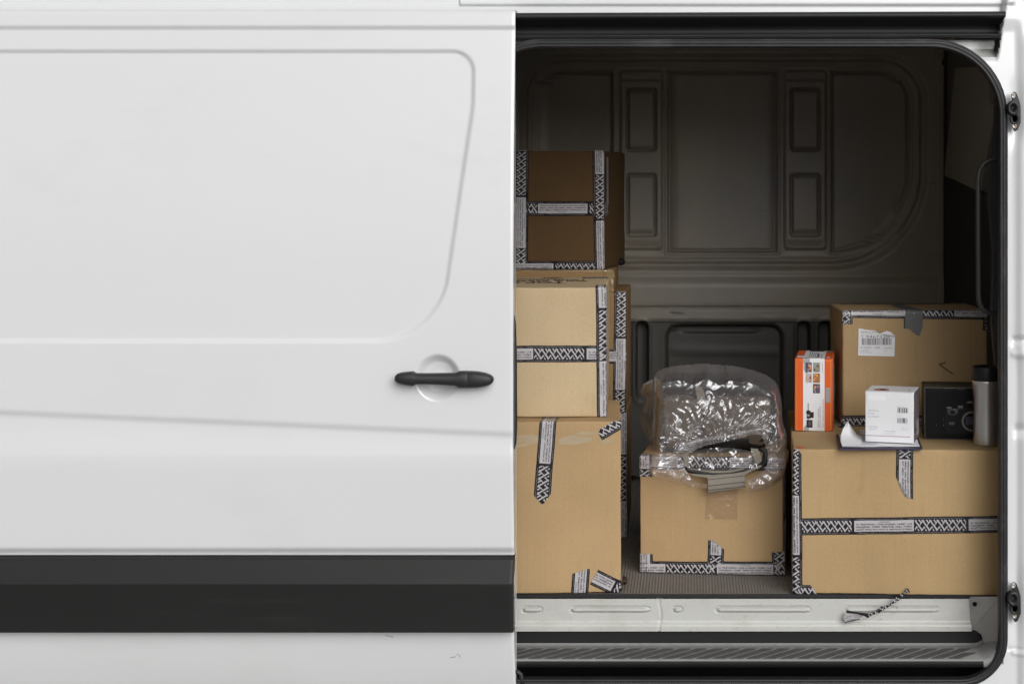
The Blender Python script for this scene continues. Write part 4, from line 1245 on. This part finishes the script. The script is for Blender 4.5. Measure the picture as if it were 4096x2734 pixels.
def slab(pts, t=.004, y=FY, mi=0): fr_.prism([fw(a, b, y) for a, b in pts], (0, t, 0), mi)
slab([(492, 1085), (575, 1048), (583, 1250), (560, 1250)]); slab([(1265, 1015), (1362, 1020), (1405, 1188), (1335, 1206), (1300, 1120)])
slab([(600, 1300), (850, 1312), (1080, 1296), (1200, 1274), (1395, 1190), (1400, 1206), (1380, 1228), (1200, 1304), (1000, 1334), (780, 1342), (612, 1314)], .006, FY - .006)
slab([(575, 1232), (700, 1252), (850, 1268), (1000, 1262), (1190, 1232), (1195, 1252), (1040, 1284), (850, 1292), (690, 1278), (570, 1252)], .004, FY - .001)
fr_.build('lid_border', 'linen', tN)
pp = MB()
pp.tube([fw(*t, FY + .002) for t in ((1355, 1030), (1400, 1020), (1432, 1050), (1438, 1120), (1420, 1180), (1370, 1212), (1280, 1245), (1150, 1280), (1000, 1298), (840, 1300), (700, 1285), (570, 1262), (535, 1225))], [.004, .006, .008, .010, .010, .008, .0075, .0055, .0045, .005, .006, .006, .003], 8)
pp.build('piping', 'piping', tN)
tb = MB()
rows = []
for t in np.linspace(0, 1, 7):
    L0 = (785 + 10 * t, 1345 + 160 * t); R0 = (1203 + 8 * t, 1303 + 147 * t)
    rows.append([fw(L0[0] + (R0[0] - L0[0]) * s, L0[1] + (R0[1] - L0[1]) * s, FY - .006 - .006 * math.sin(t * 2.5)) for s in np.linspace(0, 1, 10)])
tb.loft(rows, 0, True, closed=False)
tb.prism([rows[-1][0], rows[-1][-1], rows[-1][-1] + Vector((0, .006, .001)), rows[-1][0] + Vector((0, .006, .001))], (0, 0, .006))
for t in (.12, .55, .86):
    tb.tube([fw(790 + 10 * t + 410 * s, 1345 + 160 * t - 45 * s, FY - .0075 - .006 * math.sin(t * 2.5)) for s in np.linspace(0, 1, 9)], .0006, 5, 1)
tb.build('pull_tab', ['linen', 'linen_dark'], tN)

def in_poly(px, py, poly):
    ins = np.zeros(px.shape, bool); n = len(poly); dist = np.full(px.shape, 1e9)
    for i in range(n):
        (x0, y0), (x1, y1) = poly[i], poly[(i + 1) % n]
        cond = (y0 > py) != (y1 > py)
        with np.errstate(divide='ignore', invalid='ignore'):
            xi = (x1 - x0) * (py - y0) / (y1 - y0) + x0
        ins ^= cond & (px < xi)
        L2 = (x1 - x0) ** 2 + (y1 - y0) ** 2
        t = np.clip(((px - x0) * (x1 - x0) + (py - y0) * (y1 - y0)) / L2, 0, 1)
        dist = np.minimum(dist, np.hypot(px - x0 - t * (x1 - x0), py - y0 - t * (y1 - y0)))
    return ins, dist
OUT = smooth_poly([(170, 215), (330, 150), (600, 116), (900, 120), (1200, 150), (1450, 230), (1595, 330), (1640, 500), (1650, 780), (1700, 900), (1695, 1080), (1640, 1330), (1540, 1440), (1405, 1498), (1210, 1490), (1000, 1470), (780, 1475), (560, 1430), (330, 1372), (135, 1315), (122, 1200), (155, 1100), (152, 900), (160, 700), (166, 440)])
HOLE = smooth_poly([(490, 1082), (560, 1040), (700, 982), (880, 925), (1180, 872), (1330, 822), (1385, 850), (1440, 1000), (1448, 1150), (1405, 1240), (1300, 1310), (1212, 1330), (1215, 1480), (790, 1490), (785, 1370), (670, 1392), (560, 1262)], 1)
_cr = {}
def crumple(x, y, s, seed):              # sum of folded facets: flat faces meeting in sharp creases
    if seed not in _cr:
        rd_ = random.Random(seed); _cr[seed] = [(rd_.uniform(0, math.pi), rd_.uniform(.6, 1.9), rd_.uniform(0, 1), rd_.uniform(.4, 1)) for _ in range(6)]
    w = noise.noise_vector(Vector((x * s * .45 + seed, y * s * .45, seed * 1.7)))
    u, v, h = x * s + w.x * 1.1, y * s + w.y * 1.1, 0.0
    for a, f, ph, g_ in _cr[seed]:
        t = (u * math.cos(a) + v * math.sin(a)) * f * .5 + ph
        t -= math.floor(t); h += g_ / f * abs(2 * t - 1)
    return h * .45
def bag_sheet():
    g = 6.5
    gx = np.arange(100, 1712, g); gy = np.arange(100, 1510, g)
    PX, PY = np.meshgrid(gx, gy)
    ins, dist = in_poly(PX, PY, OUT); hin, hd_ = in_poly(PX, PY, HOLE)
    ok = ins & ~hin
    nx_, ny_ = len(gx), len(gy); vs = []; 
    for j in range(ny_):
        for i in range(nx_):
            x, y = PX[j, i], PY[j, i]
            yc = np.interp(y + 45 * noise.noise(Vector((x * .007, 7.7, 1.1))) + 22 * noise.noise(Vector((x * .02, 3.7, 1.1))), [100, 170, 260, 420, 900, 1080, 1250, 1500], [.52, .42, .360, .350, .335, .315, .300, .320])
            e = max(0, 1 - dist[j, i] / 120)
            back = (.13 if y < 1050 else .03) * e ** 2.2
            msk = sum(g_ * math.exp(-((x - a_) / sx_) ** 2 - ((y - b_) / sy_) ** 2) for a_, b_, sx_, sy_, g_ in
                      ((960, 400, 200, 45, .5), (1100, 560, 300, 130, 1), (820, 800, 280, 95, 1), (1180, 760, 230, 90, .9), (1190, 240, 110, 70, .9), (400, 470, 150, 35, .7),
                       (440, 690, 60, 90, .6), (1560, 560, 60, 170, .7), (220, 950, 60, 180, .6), (400, 960, 70, 150, .6), (1560, 1000, 90, 200, .6), (300, 1230, 230, 110, 1), (620, 1390, 170, 60, .9), (1500, 1330, 170, 130, 1), (1330, 1440, 120, 60, 1)))
            msk = min(1.0, msk) * (.06 + .94 * float(sst(-.06, .16, np.array(noise.noise(Vector((x * .0075, y * .0095, 4.4)))))))
            big = crumple(x, y, .0036, 3) * .026 + crumple(x + .6 * y, y, .0075, 8) * .010
            amt = .5 + .5 * float(sst(300, 520, np.array(y + 60 * noise.noise(Vector((x * .006, 2, 3))))))
            fine = msk * (crumple(x + .5 * y, y, .0115, 5) * .0200 + crumple(x - .4 * y, y, .024, 6) * .0048 + crumple(x, y, .055, 7) * .0004) + .0007 * noise.noise(Vector((x * .03, y * .03, 1)))
            h = float(max(0, 1 - hd_[j, i] / 60)) * .012 * (1 if y < 1100 else .3)
            wrap = .010 * math.exp(-((y - (980 - .17 * (x - 600) + 30)) / 26) ** 2) * (1 if 430 < x < 1450 else 0)
            ang = math.atan2(y - 1060, x - 1000); rad = math.hypot(x - 1000, (y - 1060) * 1.3)
            tt = ang * 5.2 + 1.3 * noise.noise(Vector((x * .004, y * .004, 9))) ; tt -= math.floor(tt)
            fine += .007 * abs(2 * tt - 1) * min(1, rad / 300) * math.exp(-((rad - 520) / 260) ** 2)
            p_ = W(2550 + x / 2.8, 1430 + y / 2.8, yc)
            p_.y += back - amt * big - fine + .010 - h - wrap
            vs.append(p_)
    fs = []
    for j in range(ny_ - 1):
        for i in range(nx_ - 1):
            if ok[j, i] and ok[j, i + 1] and ok[j + 1, i] and ok[j + 1, i + 1]:
                a = j * nx_ + i; fs.append((a, a + nx_, a + nx_ + 1, a + 1))
    used = sorted({i for f in fs for i in f}); rm = {u: k for k, u in enumerate(used)}
    m = MB(); m.add([vs[u] for u in used], [tuple(rm[i] for i in f) for f in fs], 0, True)
    return m
bagm = bag_sheet()
hem = [(400, 1062), (500, 1000), (620, 948), (760, 912), (880, 896), (1040, 878), (1180, 850), (1300, 818), (1400, 802), (1480, 830)]
rows = []
for i, (x, y) in enumerate(hem):
    w_ = (30, 44, 46, 40, 34, 30, 36, 34, 34, 30)[i]
    rows.append([W(2550 + (x + 6 * math.sin(i * 2.2 + 5 * t)) / 2.8, 1430 + (y + w_ * (t - .5) * 1.3) / 2.8, .300 - .010 * math.sin(math.pi * t) + .004 * math.sin(i * 1.9 + 9 * t)) for t in np.linspace(0, 1, 9)])
n_film = len(bagm.f)
bagm.loft(rows, 0, True, closed=False)
n_hem = len(bagm.f)
# loose side wing of the bag, behind on the left
wing = [(150, 240), (60, 300), (40, 400), (100, 470), (30, 600), (20, 660), (60, 800), (140, 950)]
rows = []
for i, (x, y) in enumerate(wing):
    rows.append([W(2550 + (x + (170 - x) * s) / 2.8, 1430 + y / 2.8, .60 - .10 * s + .02 * noise.noise(Vector((x * .05, y * .03, s * 3)))) for s in np.linspace(0, 1, 8)])
bagm.loft(rows, 0, True, closed=False)
zt_ = W(0, 1808, .31).z
for k_, f_ in enumerate(bagm.f):                # lower skirt and hem are doubled over
    if bagm.v[f_[0]].z < zt_ or n_film <= k_ < n_hem: bagm.m[k_] = 1
bag = bagm.build('plastic_bag', ['bag_film', 'bag_thick']); tag(bag, 'clear crumpled plastic bag wrapped round the fabric case', 'bag')
wf = MB(); rows = []
for t in np.linspace(0, 1, 46):
    row = []
    for s in np.linspace(0, 1, 70):
        x = 575 + (1300 - 575) * s + 50 * t * s; ytop = 1050 - 45 * math.sin(math.pi * s) ; y = ytop + (1255 - ytop) * t
        row.append(fw(x, y, FY + .003 - .008 * crumple(x, y + .4 * x, .012, 2) - .003 * crumple(x, y, .035, 4)))
    rows.append(row)
wf.loft(rows, 0, True, closed=False)
wf.build('clear_window', 'window_film', tN)

# ------------------------------------------------------------------ loose twist of tape on the sill
ts_ = MB()
cp = [(3636, 2357), (3622, 2366), (3604, 2382), (3585, 2398), (3560, 2418), (3530, 2432), (3505, 2447), (3480, 2458), (3466, 2463)]
cp = [Vector(W(a, b, .118)) for a, b in cp]
dense = []
for i in range(len(cp) - 1):
    for t in np.linspace(0, 1, 7)[:-1]: dense.append(cp[i].lerp(cp[i + 1], t))
dense.append(cp[-1])
n = len(dense); rings = []
for i, c in enumerate(dense):
    t = (dense[min(i + 1, n - 1)] - dense[max(i - 1, 0)]).normalized(); u = t.cross(Vector((0, 1, 0))).normalized(); f = i / (n - 1)
    hw = (.0075 if i < 4 else .0055) * (.35 if i == 0 else 1) + .0014 * math.sin(i * 1.7); an = f * 9.0
    dv = u * math.cos(an) + Vector((0, 1, 0)) * math.sin(an)
    w2 = u * -math.sin(an) + Vector((0, 1, 0)) * math.cos(an)
    rings.append([c + dv * hw, c + w2 * hw * .55, c - dv * hw, c - w2 * hw * .55])
ts_.loft(rings, 0, False)
for k in range(len(ts_.f)): ts_.m[k] = 1 if (k * 7 + k // 4) % 11 < 3 else 0
twist = ts_.build('tape_scrap', TAPE_MATS); tag(twist, 'torn twist of printed tape hanging from the wide tan box over the white sill', 'tape')
hd2 = MB()
end = [(3388, 2440), (3470, 2452), (3474, 2466), (3440, 2474), (3380, 2487), (3374, 2470)]
hd2.add([W(a, b, .119 - .006 * math.sin((a - 3374) / 30)) for a, b in end], [(0, 5, 4, 3, 2, 1)], 1)
def hq(pts, mi, o_=.0012): hd2.add([W(a, b, .119 - .006 * math.sin((a - 3374) / 30) - o_) for a, b in pts], [tuple(range(len(pts) - 1, -1, -1))], mi)
hq([(3387, 2439), (3430, 2446), (3474, 2451), (3475, 2466), (3462, 2464), (3430, 2453), (3386, 2449)], 0)
hq([(3380, 2485), (3440, 2472), (3441, 2475), (3381, 2489)], 0)
for (t, x, y, w, h) in (('ŻY SPISAĆ PRO', 3468, 2456, 84, 5.0), ('EJENIA TAŚM', 3450, 2463, 72, 5.0), ('ZYPADKU U', 3438, 2471, 58, 5.0)):
    vs, fs, x0, x1, y0, y1 = text_geo(t, 1)
    pts = [(x - (a - x0) / (x1 - x0) * w, y + b / .73 * h + (a - x0) / (x1 - x0) * 5) for a, b in vs]
    hd2.add([W(a, b, .119 - .006 * math.sin((a - 3374) / 30) - .002) for a, b in pts], fs, 2)
hd2.build('flat_end', TAPE_MATS, twist)
